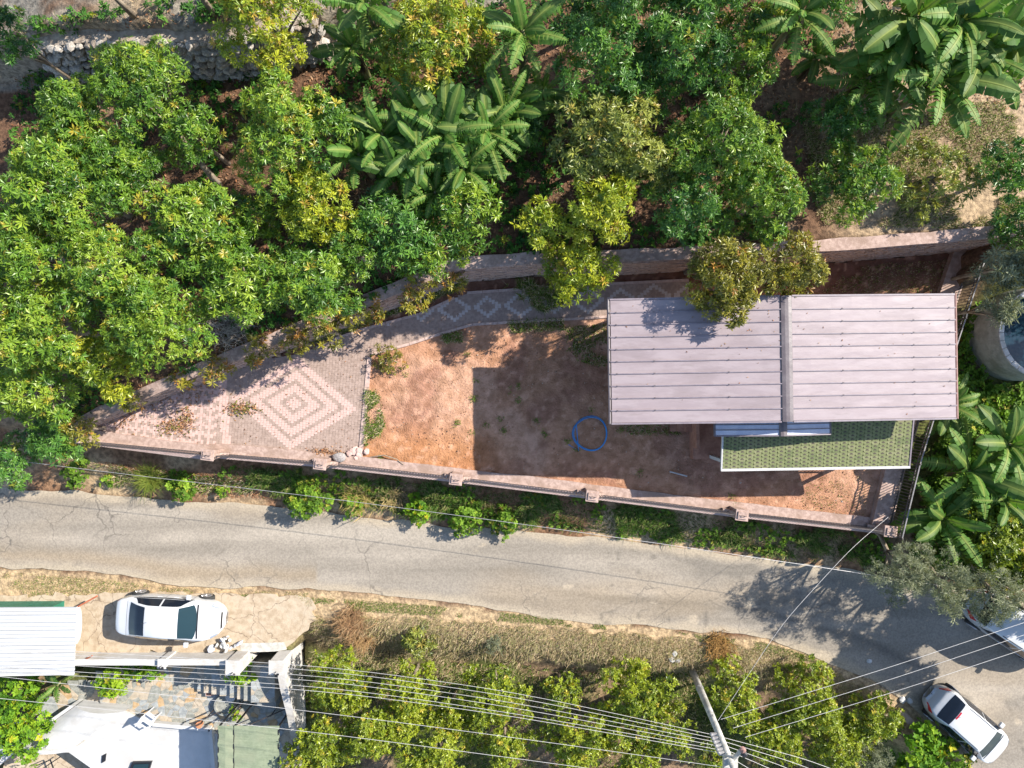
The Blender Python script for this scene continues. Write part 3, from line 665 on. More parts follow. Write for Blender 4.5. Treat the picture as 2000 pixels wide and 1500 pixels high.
for sgn in (-1, 1):
    MB().tube([(sgn * (UE + 0.05), -VE - 0.04, EZ - 0.045), (sgn * (UE + 0.05), VE + 0.04, EZ - 0.045)], 0.05, 8).build('gutter', M_FASCIA if sgn > 0 else M_CAP, roof)
    for vv_ in (-VE - 0.03, VE + 0.03):
        MB().bar((sgn * 0.2, vv_, slope_z(0.2) - 0.03), (sgn * UE, vv_, slope_z(UE) - 0.03), 0.055, 0.11).build('verge_flashing', M_SEAM, roof)
MB().tube([(-5.86, 1.3, EZ - 0.1), (-5.6, 1.3, EZ - 0.4), (-4.62, 1.3, EZ - 0.6), (-4.62, 1.3, 0)], 0.04, 7).build('downpipe', M_FASCIA, house)
# front openings
for (u, w_, z0, z1, nm) in ((-3.2, 1.2, 0.9, 2.2, 'window'), (-0.9, 0.95, 0.3, 2.35, 'door'), (1.2, 1.3, 1.1, 2.3, 'window'), (3.8, 1.3, 1.1, 2.3, 'window')):
    wn = MB().box(u - w_ / 2, u + w_ / 2, -1.9, -1.852, z0, z1).build(nm, M_WHITE if nm == 'window' else M_FASCIA, house)
    if nm == 'window':
        MB().box(u - w_ / 2 + .07, u - .03, -1.915, -1.902, z0 + .07, z1 - .07).build('pane', M_GLASS, wn); MB().box(u + .03, u + w_ / 2 - .07, -1.915, -1.902, z0 + .07, z1 - .07).build('pane', M_GLASS, wn)
    else: MB().box(u + .3, u + .36, -1.94, -1.902, z0 + 1.0, z0 + 1.12).build('handle', M_STEEL, wn)
# small gable over the entrance, the blue of its shade painted into the sheets
def L2(px, py, z): p = P(px, py, z); d = Vector((p[0] - hx, p[1] - hy)); c, s_ = math.cos(R(-0.9)), math.sin(R(-0.9)); return (d.x * c - d.y * s_, d.x * s_ + d.y * c)
gz, gr = 4.95, 5.28
gl, grr, gm = L2(1396, 849, gz)[0], L2(1622, 847, gz)[0], L2(1530, 855, gr)[0]
gv = L2(1530, 849, 5.1)[1]
gab = empty('entrance_gable', (0, 0, 0)); gab.parent = house
for side, ue in ((-1, gl), (1, grr)):
    kk = 4; vvs = np.linspace(gv, -1.86, kk + 1)
    for k in range(kk):
        mb = MB(); v = []
        for u, z in ((gm, gr), (ue, gz)):
            v += [(u, vvs[k] + .006, z - YARD), (u, vvs[k + 1] - .006, z - YARD), (u, vvs[k + 1] - .006, z - YARD - .04), (u, vvs[k] + .006, z - YARD - .04)]
        mb.add(v, [(0, 1, 2, 3), (7, 6, 5, 4), (0, 4, 5, 1), (1, 5, 6, 2), (2, 6, 7, 3), (3, 7, 4, 0)]); mb.build('roof_panel', M_BLUEM, gab)
        if k: MB().bar((gm, vvs[k], gr - YARD + .012), (ue, vvs[k], gz - YARD + .012), .025, .035).build('seam', M_CAP, gab)
    MB().bar((ue, gv - .02, gz - YARD - .03), (ue, -1.86, gz - YARD - .03), .06, .09).build('edge_trim', M_CAP, gab)
    MB().bar((gm, gv - .02, gr - YARD - .03), (ue, gv - .02, gz - YARD - .03), .04, .10).build('edge_trim', M_SEAM, gab)
v = [(gm + a, v_, gr - YARD + b) for v_ in (gv - .04, -1.86) for a, b in ((-.14, 0), (-.1, .04), (0, .055), (.1, .04), (.14, 0))]
MB().add(v, [(i, i + 1, i + 6, i + 5) for i in range(4)] + [(4, 3, 2, 1, 0)]).build('ridge_cap', M_CAP, gab)
# green shingle veranda roof
sl, sb_ = L2(1411, 916, 4.1); sr = L2(1775, 916, 4.1)[0]
st_, zb, zt = -1.86, 4.08 - YARD, 4.46 - YARD
ver = empty('veranda_roof', (0, 0, 0)); ver.parent = house
mb = MB(); mb.add([(sl, sb_, zb - .07), (sr, sb_, zb - .07), (sr, st_, zt - .07), (sl, st_, zt - .07), (sl, sb_, zb - .012), (sr, sb_, zb - .012), (sr, st_, zt - .012), (sl, st_, zt - .012)], [(3, 2, 1, 0), (4, 5, 6, 7), (0, 1, 5, 4), (1, 2, 6, 5), (2, 3, 7, 6), (3, 0, 4, 7)])
mb.build('deck', M_SHINGD, ver)
NC, NR = 24, 15; cw = (sr - sl) / NC; ln = math.hypot(st_ - sb_, zt - zb); rh = ln / NR; tilt = math.atan2(zt - zb, st_ - sb_)
def shingle_mesh():
    mb = MB(); w2 = cw / 2; t = 0.012
    pts = [(-w2 * .98, rh * .35), (-w2 * .62, -rh * .12), (w2 * .62, -rh * .12), (w2 * .98, rh * .35), (w2 * .98, rh * 1.02), (-w2 * .98, rh * 1.02)]
    n = 6; v = [(x, y, 0.004) for x, y in pts] + [(x, y, t if y < rh * .9 else 0.006) for x, y in pts]
    mb.add(v, [tuple(range(n, 2 * n))] + [(i, (i + 1) % n, (i + 1) % n + n, i + n) for i in range(n)])
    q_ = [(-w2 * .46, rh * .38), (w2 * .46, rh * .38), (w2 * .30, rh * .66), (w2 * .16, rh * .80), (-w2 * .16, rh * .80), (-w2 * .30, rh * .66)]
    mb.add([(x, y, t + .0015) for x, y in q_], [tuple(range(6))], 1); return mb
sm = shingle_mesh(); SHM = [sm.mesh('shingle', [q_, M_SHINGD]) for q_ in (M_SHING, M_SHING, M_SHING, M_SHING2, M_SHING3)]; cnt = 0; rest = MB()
for r in range(NR):
    for c in range(NC):
        u = sl + (c + .5) * cw; t = (r + 0.05) * rh; y = sb_ + t * math.cos(tilt); z = zb + t * math.sin(tilt)
        tw_ = rr_.uniform(-.012, .012)
        if r < 12 and cnt < 290:
            o = link('shingle', SHM[int(rr_.integers(5))], ver); o.location = (u, y, z); o.rotation_euler = (tilt + rr_.uniform(-.01, .02), 0, tw_ * 1.6); cnt += 1
        else:
            vv = [(u + a, y + b * math.cos(tilt), z + b * math.sin(tilt) + cz) for a, b, cz in sm.v]
            for q_, mi in zip(sm.f, sm.m): pass
            rest.add(vv, sm.f, 0); rest.m[-len(sm.f):] = sm.m
o = rest.build('upper_shingles', [M_SHING, M_SHINGD], ver); o['kind'] = 'stuff'
MB().bar((sl - .05, sb_ - .04, zb - .03), (sr + .05, sb_ - .04, zb - .03), .09, .12).build('gutter', M_WHITE, ver)
for u in (sl - .03, sr + .03): MB().bar((u, sb_ - .03, zb - .03), (u, st_, zt - .03), .05, .11).build('fascia', M_WHITE if u < 0 else M_SEAM, ver)
# veranda floor, posts, railing and steps
MB().box(sl - .55, sr - .05, sb_ + .15, -1.855, -0.2, .5).build('veranda_floor', M_BRICK, house)
MB().box(sl - .55, sl - .43, sb_ + .6, -1.855, .5, 1.05).build('veranda_parapet', M_BRICK, house)
for u in np.linspace(sl + .15, sr - .25, 5): MB().box(u - .06, u + .06, sb_ + .18, sb_ + .30, .5, zb - .06).build('post', M_WHITE, house)
rl = MB(); rl.bar((sl + .2, sb_ + .24, 1.4), (sr - .3, sb_ + .24, 1.4), .05, .04)
for u in np.arange(sl + .3, sr - .3, .14): rl.bar((u, sb_ + .24, .5), (u, sb_ + .24, 1.4), .02, .02)
rl.build('veranda_railing', M_IRON, house)
for k in range(3):
    u1 = sl - .55 - k * .26; MB().box(u1 - .26, u1 - .003, -2.65, -1.86, -0.2, .42 - k * .14).build('step', M_BRICK, house)
# ------------------------------------------------------------------ foliage tools
def unit(a): return a / (np.linalg.norm(a, axis=-1, keepdims=True) + 1e-9)
def leaf_fan(r, n, L=1.0, W=0.3, el=(0.1, 0.9), arch=0.06, droop=0.12, base=0.05, stem=0.0, quad=False):
    """unit spray of leaves round +Z; returns verts, tris"""
    V = []; T = []
    for k in range(n):
        az = k * 2.399963 + r.uniform(-.35, .35); e = r.uniform(*el); l = L * r.uniform(.72, 1.1); w = W * l * r.uniform(.85, 1.15)
        d = np.array([math.cos(az) * math.cos(e), math.sin(az) * math.cos(e), math.sin(e)])
        s = unit(np.cross(d, [0, 0, 1.0]) + r.normal(0, .22, 3)); n_ = np.cross(s, d)
        b = d * base + np.array([0, 0, stem * (k / n - .3)])
        o = len(V)
        if quad:
            V += [b, b + d * l * .5 + s * w / 2 + n_ * .03, b + d * l - n_ * droop * l, b + d * l * .5 - s * w / 2 + n_ * .03]
            T += [(o, o + 1, o + 2), (o, o + 2, o + 3)]
        else:
            V += [b, b + d * l * .5 + s * w / 2 + n_ * arch * l, b + d * l - n_ * droop * l, b + d * l * .5 - s * w / 2 + n_ * arch * l, b + d * l * .5 - n_ * arch * .3 * l]
            T += [(o, o + 1, o + 4), (o + 1, o + 2, o + 4), (o + 2, o + 3, o + 4), (o + 3, o, o + 4)]
    return np.array(V), np.array(T)
rT = np.random.default_rng(77)
TPL = {
 'avocado': [leaf_fan(rT, int(rT.integers(9, 13)), W=.27, el=(-.05, .8)) for _ in range(8)],
 'citrus': [leaf_fan(rT, int(rT.integers(10, 14)), W=.46, el=(-.5, 1.1), stem=.9, quad=True) for _ in range(8)],
 'olive': [leaf_fan(rT, int(rT.integers(13, 18)), W=.17, el=(-.3, .9), stem=1.3, quad=True) for _ in range(8)],
 'weed': [leaf_fan(rT, int(rT.integers(6, 9)), W=.72, el=(-.1, .7), stem=.5, quad=True) for _ in range(8)],
 'fern': [leaf_fan(rT, int(rT.integers(10, 14)), W=.13, el=(-.2, .6), stem=.5, quad=True) for _ in range(8)],
}
def frames(ax, r):
    z = unit(ax); t = r.normal(size=z.shape); x = unit(np.cross(t, z)); y = np.cross(z, x); return x, y, z
def sprays(pos, ax, size, col, tpl, r):
    """place spray templates -> V, T, C arrays"""
    Vs, Ts, Cs = [], [], []; off = 0
    pick = r.integers(0, len(tpl), len(pos)); x, y, z = frames(ax, r)
    for k, (tv, tt) in enumerate(tpl):
        m = pick == k; n = int(m.sum())
        if not n: continue
        v = tv[None] * size[m][:, None, None]
        wv = pos[m][:, None] + v[..., 0:1] * x[m][:, None] + v[..., 1:2] * y[m][:, None] + v[..., 2:3] * z[m][:, None]
        Vs.append(wv.reshape(-1, 3)); Ts.append((tt[None] + (np.arange(n) * len(tv))[:, None, None]).reshape(-1, 3) + off)
        jit = 1 + r.normal(0, .10, (n, len(tv), 1)); Cs.append((np.repeat(col[m][:, None], len(tv), 1) * jit).reshape(-1, 3)); off += n * len(tv)
    return np.concatenate(Vs), np.concatenate(Ts), np.clip(np.concatenate(Cs), 0.004, 0.9)
PAL = {  # dark, mid, bright, flush
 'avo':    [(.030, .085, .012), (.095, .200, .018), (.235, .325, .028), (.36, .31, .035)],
 'avo_y':  [(.06, .115, .010), (.195, .265, .016), (.35, .37, .022), (.44, .31, .045)],
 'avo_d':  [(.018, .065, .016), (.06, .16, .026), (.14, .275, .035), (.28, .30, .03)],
 'avo_o':  [(.06, .09, .022), (.16, .195, .035), (.29, .31, .055), (.36, .29, .06)],
 'hedge':  [(.075, .08, .012), (.18, .175, .02), (.30, .265, .028), (.40, .20, .045)],
 'citrus': [(.06, .10, .006), (.165, .22, .012), (.285, .33, .02), (.40, .33, .03)],
 'olive':  [(.11, .13, .08), (.21, .23, .155), (.34, .35, .24), (.24, .26, .14)],
 'weed':   [(.05, .105, .012), (.12, .225, .022), (.22, .33, .03), (.30, .29, .04)],
 'vine':   [(.045, .12, .01), (.12, .245, .015), (.25, .36, .018), (.36, .35, .02)],
}
def shade_cols(pal, n, bias, r, flush=.05):
    p = np.array(PAL[pal]); t = np.clip(r.normal(.48, .24, n) + bias, 0, 1)
    c = np.where((t < .5)[:, None], p[0] + (p[1] - p[0]) * (t * 2)[:, None], p[1] + (p[2] - p[1]) * (t * 2 - 1)[:, None])
    f = r.random(n) < flush; c[f] = p[3] * r.uniform(.7, 1.15, (int(f.sum()), 1)); return c
def auto_lobes(R_, r, n=7, flat=.72):
    L = [(0, 0, .05 * R_, .50 * R_)]
    a0 = r.uniform(0, 6.28); n = n + 2
    for k in range(n):
        a = a0 + 2 * math.pi * k / n + r.uniform(-.3, .3); d = R_ * r.uniform(.48, .80); rr = R_ * r.uniform(.20, .36)
        L.append((d * math.cos(a), d * math.sin(a), R_ * r.uniform(-.45, .2), rr))
    for k in range(5):
        a = a0 + 2 * math.pi * k / 5 + r.uniform(-.4, .4); d = R_ * r.uniform(.2, .45); L.append((d * math.cos(a), d * math.sin(a), R_ * r.uniform(.2, .5), R_ * r.uniform(.18, .30)))
    return np.array(L)
def crown_mesh(lobes, dens, size, tpl, pal, mat_, r, bias=0., flush=.05, flat=.8, upw=.5, origin=(0, 0, 0)):
    A = lobes[:, 3] ** 2; n = int(dens * A.sum()); pk = r.choice(len(lobes), n, p=A / A.sum()); lb = r.normal(0, .16, len(lobes))
    d = unit(r.normal(size=(n, 3))); d[:, 2] = np.where(d[:, 2] < -.35, -d[:, 2], d[:, 2])
    rad = np.where(r.random(n) < .8, r.uniform(.78, 1.06, n), r.uniform(.35, .8, n))
    # ragged surface: radius modulated by direction
    k = r.normal(size=(len(lobes), 3, 3)) * 3.0
    mod = np.sin((np.einsum('nij,nj->ni', k[pk], d)).sum(1) * 1.3 + pk) * .10
    p = lobes[pk, :3] + d * (lobes[pk, 3] * (rad + mod))[:, None] * np.array([1, 1, flat])
    keep = np.ones(n, bool)
    for j, (x, y, z, rr) in enumerate(lobes):
        q = (p - np.array([x, y, z])) / np.array([1, 1, flat]); keep &= ~((pk != j) & ((q ** 2).sum(1) < (rr * .72) ** 2))
    p, d, pk = p[keep], d[keep], pk[keep]; n = len(p)
    ax = d * 1.0 + np.array([0, 0, upw * .6]) + r.normal(0, .25, (n, 3))
    col = shade_cols(pal, n, bias + lb[pk], r, flush)
    V, T, C = sprays(p, ax, size * np.clip(r.normal(.97, .24, n), .5, 1.5), col, tpl, r)
    return mesh_tris('crown', V + np.array(origin), T, mat_, C)
NTREE = [0]
def tree(label, px, py, rpx, zc, sp='avo', cat='tree', group=None, name=None, dens=None, size=None, bias=0., flush=.05, flat=.8, lean=(0, 0), base=None, nl=7, thin=1.0):
    NTREE[0] += 1; r = np.random.default_rng(1000 + NTREE[0] * 7)
    c = P(px, py, zc); R_ = rpx * (H - zc) / F
    fam = {'avo': 'avocado', 'avo_y': 'avocado', 'avo_d': 'avocado', 'avo_o': 'avocado', 'hedge': 'avocado', 'citrus': 'citrus', 'olive': 'olive', 'weed': 'weed', 'vine': 'weed'}[sp]
    size = size or {'avocado': .18, 'citrus': .115, 'olive': .15, 'weed': .13}[fam]
    sv = float(r.uniform(.85, 1.1)) if fam == 'avocado' else 1.0; size *= sv
    dens = (dens or {'avocado': 210, 'citrus': 300, 'olive': 190, 'weed': 190}[fam]) * thin / sv ** 1.6
    bx, by = c[0] + lean[0], c[1] + lean[1]; gz_ = float(height(bx, by)) if base is None else base
    o = empty(name or {'avocado': 'avocado_tree', 'citrus': 'citrus_tree', 'olive': 'olive_tree', 'weed': 'shrub'}[fam], (bx, by, gz_), 0, label, cat, group)
    org = np.array([c[0] - bx, c[1] - by, zc - gz_])
    lob = auto_lobes(R_, r, nl)
    me = crown_mesh(lob, dens, size, TPL[fam], sp, M_LEAF if fam in ('avocado', 'citrus') else M_LEAFM, r, bias, flush, flat, origin=org)
    link('crown' if cat == 'tree' else 'foliage', me, o)
    mb = MB(); top = Vector(org) + Vector((0, 0, -.1 * R_)); k = .035 * R_ + .03
    fork = Vector((org[0] * .55, org[1] * .55, org[2] * .5))
    mb.tube([(0, 0, -.15), (org[0] * .2, org[1] * .2 + .02, org[2] * .25), fork, top], [k * 1.5, k * 1.15, k, k * .5], 7)
    for l in lob[1:6]: mb.tube([fork, (fork + Vector(org + l[:3] * .8)) / 2 + Vector((0, 0, .1)), Vector(org + l[:3] * .8)], [k * .7, k * .45, k * .2], 5)
    mb.build('trunk' if cat == 'tree' else 'stem', M_BARK, o, smooth=True); return o

def blades(pos, hgt, lean, col, r, wd=.012, bend=.5):
    """bent grass blades: pos (n,3), hgt (n,), lean amount"""
    n = len(pos); az = r.uniform(0, 6.283, n); d = np.c_[np.cos(az), np.sin(az), np.zeros(n)]; s = np.c_[-np.sin(az), np.cos(az), np.zeros(n)]
    ln = (lean * r.uniform(.3, 1.0, n))[:, None]; h = hgt[:, None]; up = np.array([0, 0, 1.0]); w = (wd * r.uniform(.7, 1.3, n))[:, None]
    m = pos + up * h * .6 + d * h * ln * .35; t = pos + up * h * (1 - .35 * ln) + d * h * ln
    V = np.stack([pos - s * w, pos + s * w, m + s * w * .8, m - s * w * .8, t], 1).reshape(-1, 3)
    T = (np.array([(0, 1, 2), (0, 2, 3), (3, 2, 4)])[None] + (np.arange(n) * 5)[:, None, None]).reshape(-1, 3)
    return V, T, np.repeat(col, 5, 0)
def scatter(poly, n, r):
    a = np.array(poly); lo, hi = a.min(0), a.max(0); out = np.zeros((0, 2))
    while len(out) < n:
        q = r.uniform(lo, hi, (n * 2, 2)); q = q[inside(poly, q[:, 0], q[:, 1])]; out = np.concatenate([out, q])
    return out[:n]
def grass(name, label, poly, n, hgt, pal, r, lean=.8, wd=.012, cat='grass', zf=None, clump=None, m=None):
    p = scatter(poly, n * (3 if clump else 1), r)
    if clump:
        k = fbm(p[:, 0], p[:, 1], clump[0], clump[1]) > clump[2]; p = p[k][:n]
    z = height(p[:, 0], p[:, 1]) if zf is None else zf(p[:, 0], p[:, 1]); n = len(p)
    pa = np.array(pal); c = pa[r.integers(0, len(pa), n)] * r.uniform(.75, 1.25, (n, 1))
    V, T, C_ = blades(np.c_[p, z - .02], hgt * r.uniform(.5, 1.2, n), np.full(n, lean), c, r, wd)
    return tag(link(name, mesh_tris(name, V, T, m or M_DRY, C_)), label, cat, None, 'stuff')
def flat_leaves(pos, size, col, r, tilt=.35):
    n = len(pos); ax = np.array([0, 0, 1.0]) + r.normal(0, tilt, (n, 3)); x, y, z = frames(ax, r); s = (size * r.uniform(.6, 1.25, n))[:, None]
    V = np.stack([pos - x * s * .5, pos + y * s * .2 + z * s * .08, pos + x * s * .5 + z * s * .1, pos - y * s * .2 + z * s * .06], 1).reshape(-1, 3)
    T = (np.array([(0, 1, 2), (0, 2, 3)])[None] + (np.arange(n) * 4)[:, None, None]).reshape(-1, 3); return V, T, np.repeat(col, 4, 0)
LIT = np.array([(.30, .14, .07), (.22, .12, .07), (.38, .22, .12), (.16, .085, .055), (.30, .20, .13)])

# ------------------------------------------------------------------ avocado orchard above the wall
G1 = 'avocado trees of the upper orchard'
AV = [
 ('avocado tree with pointed crown overlapping the dry stone wall', 272, 168, 106, 7.2, 'avo', .05, .05, (1.1, -2.2)),
 ('avocado tree hanging just right of the bare trunk', 372, 262, 62, 6.8, 'avo', .0, .03, (0, 0)),
 ('avocado tree below the dry stone wall at the left edge', 150, 232, 92, 6.8, 'avo', .05, .03, (0, 0)),
 ('broad avocado tree crown left of the reddish leaf litter', 120, 360, 142, 7.2, 'avo', .12, .05, (0, 0)),
 ('avocado tree reaching right towards the reddish leaf litter', 255, 345, 78, 6.6, 'avo', .05, .04, (0, 0)),
 ('tall oval avocado tree left of the big banana clump', 560, 260, 122, 7.2, 'avo', .15, .12, (0, 0)),
 ('avocado tree below the oval one, left of the banana clump', 618, 395, 78, 6.8, 'avo_y', .05, .08, (0, 0)),
 ('avocado tree in front of the reddish leaf litter', 375, 440, 102, 6.9, 'avo', .12, .08, (0, 0)),
 ('avocado tree at the left edge below the broad crown', 40, 500, 118, 6.8, 'avo', .12, .05, (0, 0)),
 ('avocado tree in the middle of the left orchard', 205, 520, 112, 6.9, 'avo', .14, .05, (0, 0)),
 ('avocado tree between the leaf litter and the dry brush heap', 455, 545, 88, 6.6, 'avo', .08, .05, (0, 0)),
 ('avocado tree growing against the wall left of its bend', 610, 545, 98, 6.6, 'avo', .05, .04, (0, 0)),
 ('round avocado tree left of the dry brush heap', 300, 630, 112, 6.6, 'avo', .16, .05, (0, 0)),
 ('avocado tree with reddish shoots at the left edge', 75, 640, 108, 6.4, 'avo', .12, .14, (0, 0)),
 ('avocado tree overhanging the leaf strewn pavers', 200, 706, 76, 5.6, 'avo_y', .08, .06, (0, 0)),
 ('lowest avocado tree at the left edge above the road', 60, 755, 104, 5.2, 'avo', .1, .08, (0, 0)),
 ('avocado tree at the narrow left tip of the plot', 95, 858, 58, 3.6, 'avo_d', .0, .06, (0, 0)),
 ('avocado tree overhanging the left end of the road', 18, 905, 58, 3.2, 'avo_d', .0, .06, (0, 0)),
 ('yellowish avocado tree at the top beside the dry stone wall', 515, 25, 124, 7.8, 'avo_y', .1, .12, (0, 0)),
 ('dark shaded avocado tree in the top left corner', 5, 62, 62, 7.6, 'avo_d', -.1, .02, (0, 0)),
 ('yellow flushed avocado tree at the top above the big banana clump', 850, 78, 122, 7.6, 'avo_y', .02, .16, (0, 0)),
 ('dark green avocado tree at the top, right of the shaded banana plant', 1180, 90, 118, 7.6, 'avo_d', .1, .03, (0, 0)),
 ('dark avocado tree at the top centre with a few yellow shoots', 1330, 60, 112, 7.8, 'avo_d', .12, .06, (0, 0)),
 ('avocado tree at the top left of the narrow banana plant', 1450, 90, 92, 7.4, 'avo', .0, .06, (0, 0)),
 ('dull olive toned avocado tree right of the big banana clump', 1180, 275, 118, 7.0, 'avo_o', .15, .12, (0, 0)),
 ('bright yellow green avocado tree above the yard wall', 1172, 408, 78, 6.8, 'avo_y', .25, .02, (0, 0)),
 ('small bright avocado tree left of the brightest one above the wall', 1058, 432, 52, 6.5, 'avo_y', .15, .02, (0, 0)),
 ('tall avocado tree uphill of the house, left of the straw ground', 1420, 275, 122, 7.2, 'avo', .08, .06, (0, 0)),
 ('avocado tree close behind the wall above the house', 1490, 385, 98, 6.8, 'avo', .08, .05, (0, 0)),
 ('bluish green avocado tree between the bright one and the house', 1335, 400, 84, 6.6, 'avo_d', .15, .04, (0, 0)),
 ('avocado tree beside the bare straw covered ground', 1672, 345, 86, 6.4, 'avo', .02, .05, (0, 0)),
 ('avocado bush between the two right hand banana clumps', 1648, 232, 62, 6.2, 'avo_d', .1, .03, (0, 0)),
 ('avocado tree under the lower edge of the big banana clump', 905, 410, 84, 6.4, 'avo', .12, .04, (0, 0)),
 ('avocado tree below the left leaves of the big banana clump', 770, 440, 88, 6.3, 'avo_d', .15, .03, (0, 0)),
 ('avocado tree above the bend of the yard wall', 840, 500, 72, 6.0, 'avo', .05, .04, (0, 0)),
 ('avocado tree left of the wall bend, below the orchard path', 690, 490, 66, 6.2, 'avo', .08, .03, (0, 0)),
 ('shaded avocado tree at the top between banana plants', 1010, 240, 62, 5.8, 'avo_d', .05, .02, (0, 0)),
 ('avocado tree beyond the straw ground at the right edge', 1975, 330, 62, 6.0, 'avo_d', .1, .03, (0, 0)),
]
AV += [
 ('avocado tree cut by the top edge above the dry stone wall', 300, -120, 90, 10.0, 'avo_d', .0, .03, (0, 0)),
 ('avocado tree cut by the top edge near the left corner', 100, -125, 90, 10.0, 'avo_d', .0, .03, (0, 0)),
 ('low avocado sapling in the gap of the left orchard', 500, 420, 58, 5.8, 'avo', .05, .04, (0, 0)),
 ('dark avocado tree cut by the top edge left of the narrow banana plant', 1430, -90, 105, 9.0, 'avo_d', .0, .03, (0, 0)),
 ('avocado tree cut by the top edge right of the narrow banana plant', 1660, -70, 105, 8.6, 'avo_d', .0, .03, (0, 0)),
 ('avocado tree cut by the top edge above the shaded banana plant', 1215, -105, 110, 9.0, 'avo_d', .0, .03, (0, 0)),
 ('avocado tree cut by the right edge above the water tank', 2130, 480, 110, 6.2, 'avo_d', .05, .03, (0, 0)),
 ('avocado tree beyond the right edge shading the water tank', 2400, 545, 140, 6.2, 'avo_d', .05, .03, (0, 0)),
 ('avocado tree under the dark crowns at the top centre', 1250, 170, 80, 6.4, 'avo_d', .05, .02, (0, 0)),
 ('avocado tree filling the gap above the bright one near the wall', 1290, 330, 70, 6.4, 'avo_o', .05, .06, (0, 0)),
]
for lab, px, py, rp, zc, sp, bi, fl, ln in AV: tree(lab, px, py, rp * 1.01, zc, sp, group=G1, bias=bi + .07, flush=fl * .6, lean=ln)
tree('sparse yellowish shrub on the straw covered ground', 1828, 342, 88, 5.2, 'avo_o', 'shrub', name='sparse_shrub', bias=.15, thin=.45, flush=.1, size=.2)
G2 = 'trees leaning over the yard wall'
tree('bright tree leaning over the wall onto the paved path', 1130, 522, 84, 5.0, 'avo_y', group=G2, bias=.22, flush=.04, lean=(0, 1.0), name='overhanging_tree')
tree('olive green tree overhanging the left corner of the house roof', 1415, 538, 90, 6.7, 'hedge', group=G2, flat=.55, bias=.08, flush=.03, lean=(0, .9), name='overhanging_tree')
tree('branch laden tree dipping onto the roof shadow', 1432, 590, 42, 6.6, 'hedge', group=G2, flat=.55, bias=.12, flush=.03, lean=(0, 1.6), name='overhanging_tree')
tree('olive green tree just right of the one over the roof', 1552, 522, 74, 6.3, 'hedge', group=G2, flat=.6, bias=.05, flush=.03, lean=(0, .6), name='overhanging_tree')
tree('hedge shrub on the wall above the diamond paving, left of the golden ones', 505, 690, 34, 4.0, 'hedge', 'shrub', 'hedge shrubs along the diagonal wall', 'hedge_shrub', bias=.05, flush=.12, size=.2, dens=90)
tree('green hedge shrub spilling over the wall beside the leaf strewn pavers', 425, 716, 32, 3.8, 'hedge', 'shrub', 'hedge shrubs along the diagonal wall', 'hedge_shrub', bias=.0, flush=.1, size=.2, dens=90)
tree('hedge shrub on the wall just left of the path bend', 690, 612, 40, 4.0, 'hedge', 'shrub', 'hedge shrubs along the diagonal wall', 'hedge_shrub', bias=.1, flush=.14, size=.2, dens=90)
G3 = 'hedge shrubs along the diagonal wall'
for lab, px, py, rp in (('orange flushed hedge shrub at the wall bend', 868, 545, 46), ('golden hedge shrub above the path near the bend', 812, 566, 48), ('hedge shrub above the top of the paved path', 720, 598, 36), ('golden hedge shrub above the diamond paving', 632, 645, 44), ('small hedge shrub left of the golden one above the diamond paving', 572, 668, 34), ('bronze hedge shrub at the left end of the pavers', 150, 842, 46), ('small hedge sprig over the leaf littered pavers', 352, 746, 26), ('hedge sprig at the upper edge of the leaf strewn pavers', 262, 786, 26)):
    tree(lab, px, py, rp, 4.0 if px > 400 else 3.4, 'hedge', 'shrub', G3, 'hedge_shrub', bias=.1, flush=.16, size=.2, dens=90)

# ------------------------------------------------------------------ citrus orchard below the road
G4 = 'citrus trees of the lower orchard'
CI = [('citrus tree beside the white garden wall', 665, 1312, 74), ('citrus tree left of the pale palm like shrub', 800, 1325, 72), ('citrus tree below the small conifer on the bank', 965, 1335, 76), ('small pale citrus tree in the middle of the orchard', 1098, 1335, 48),
 ('large citrus tree left of the utility pole', 1245, 1325, 76), ('citrus tree directly right of the utility pole', 1430, 1335, 74), ('large citrus tree below the road bend', 1580, 1345, 86), ('citrus tree near the parked hatchback wall', 1715, 1395, 64),
 ('citrus tree second from the garden wall, lower row', 735, 1415, 82), ('citrus tree in the bottom row next to the garden wall', 640, 1440, 66), ('citrus tree at the bottom, third from the garden wall', 850, 1455, 84), ('citrus tree at the bottom below the small pale one', 985, 1440, 74),
 ('citrus tree at the bottom centre right of the pale one', 1120, 1450, 80), ('citrus tree left of the pole base in the second row', 1300, 1415, 70), ('citrus tree at the bottom left of the pole', 1240, 1480, 66), ('citrus tree under the power lines right of the pole', 1520, 1430, 70),
 ('citrus tree under the lines below the road bend', 1640, 1445, 70), ('citrus tree at the bottom edge under the pole wires', 1400, 1490, 60), ('citrus tree in the bottom left row beyond the awning', 590, 1475, 54), ('citrus tree filling the gap under the power lines', 1190, 1400, 46), ('citrus tree above the small citrus in the gap', 880, 1390, 46)]
for lab, px, py, rp in CI: tree(lab, px, py + (22 if py < 1360 else 8), rp * .95, .8 + .012 * (rp - 60), 'citrus', group=G4, bias=.2 + .1 * math.sin(px), flush=.05)

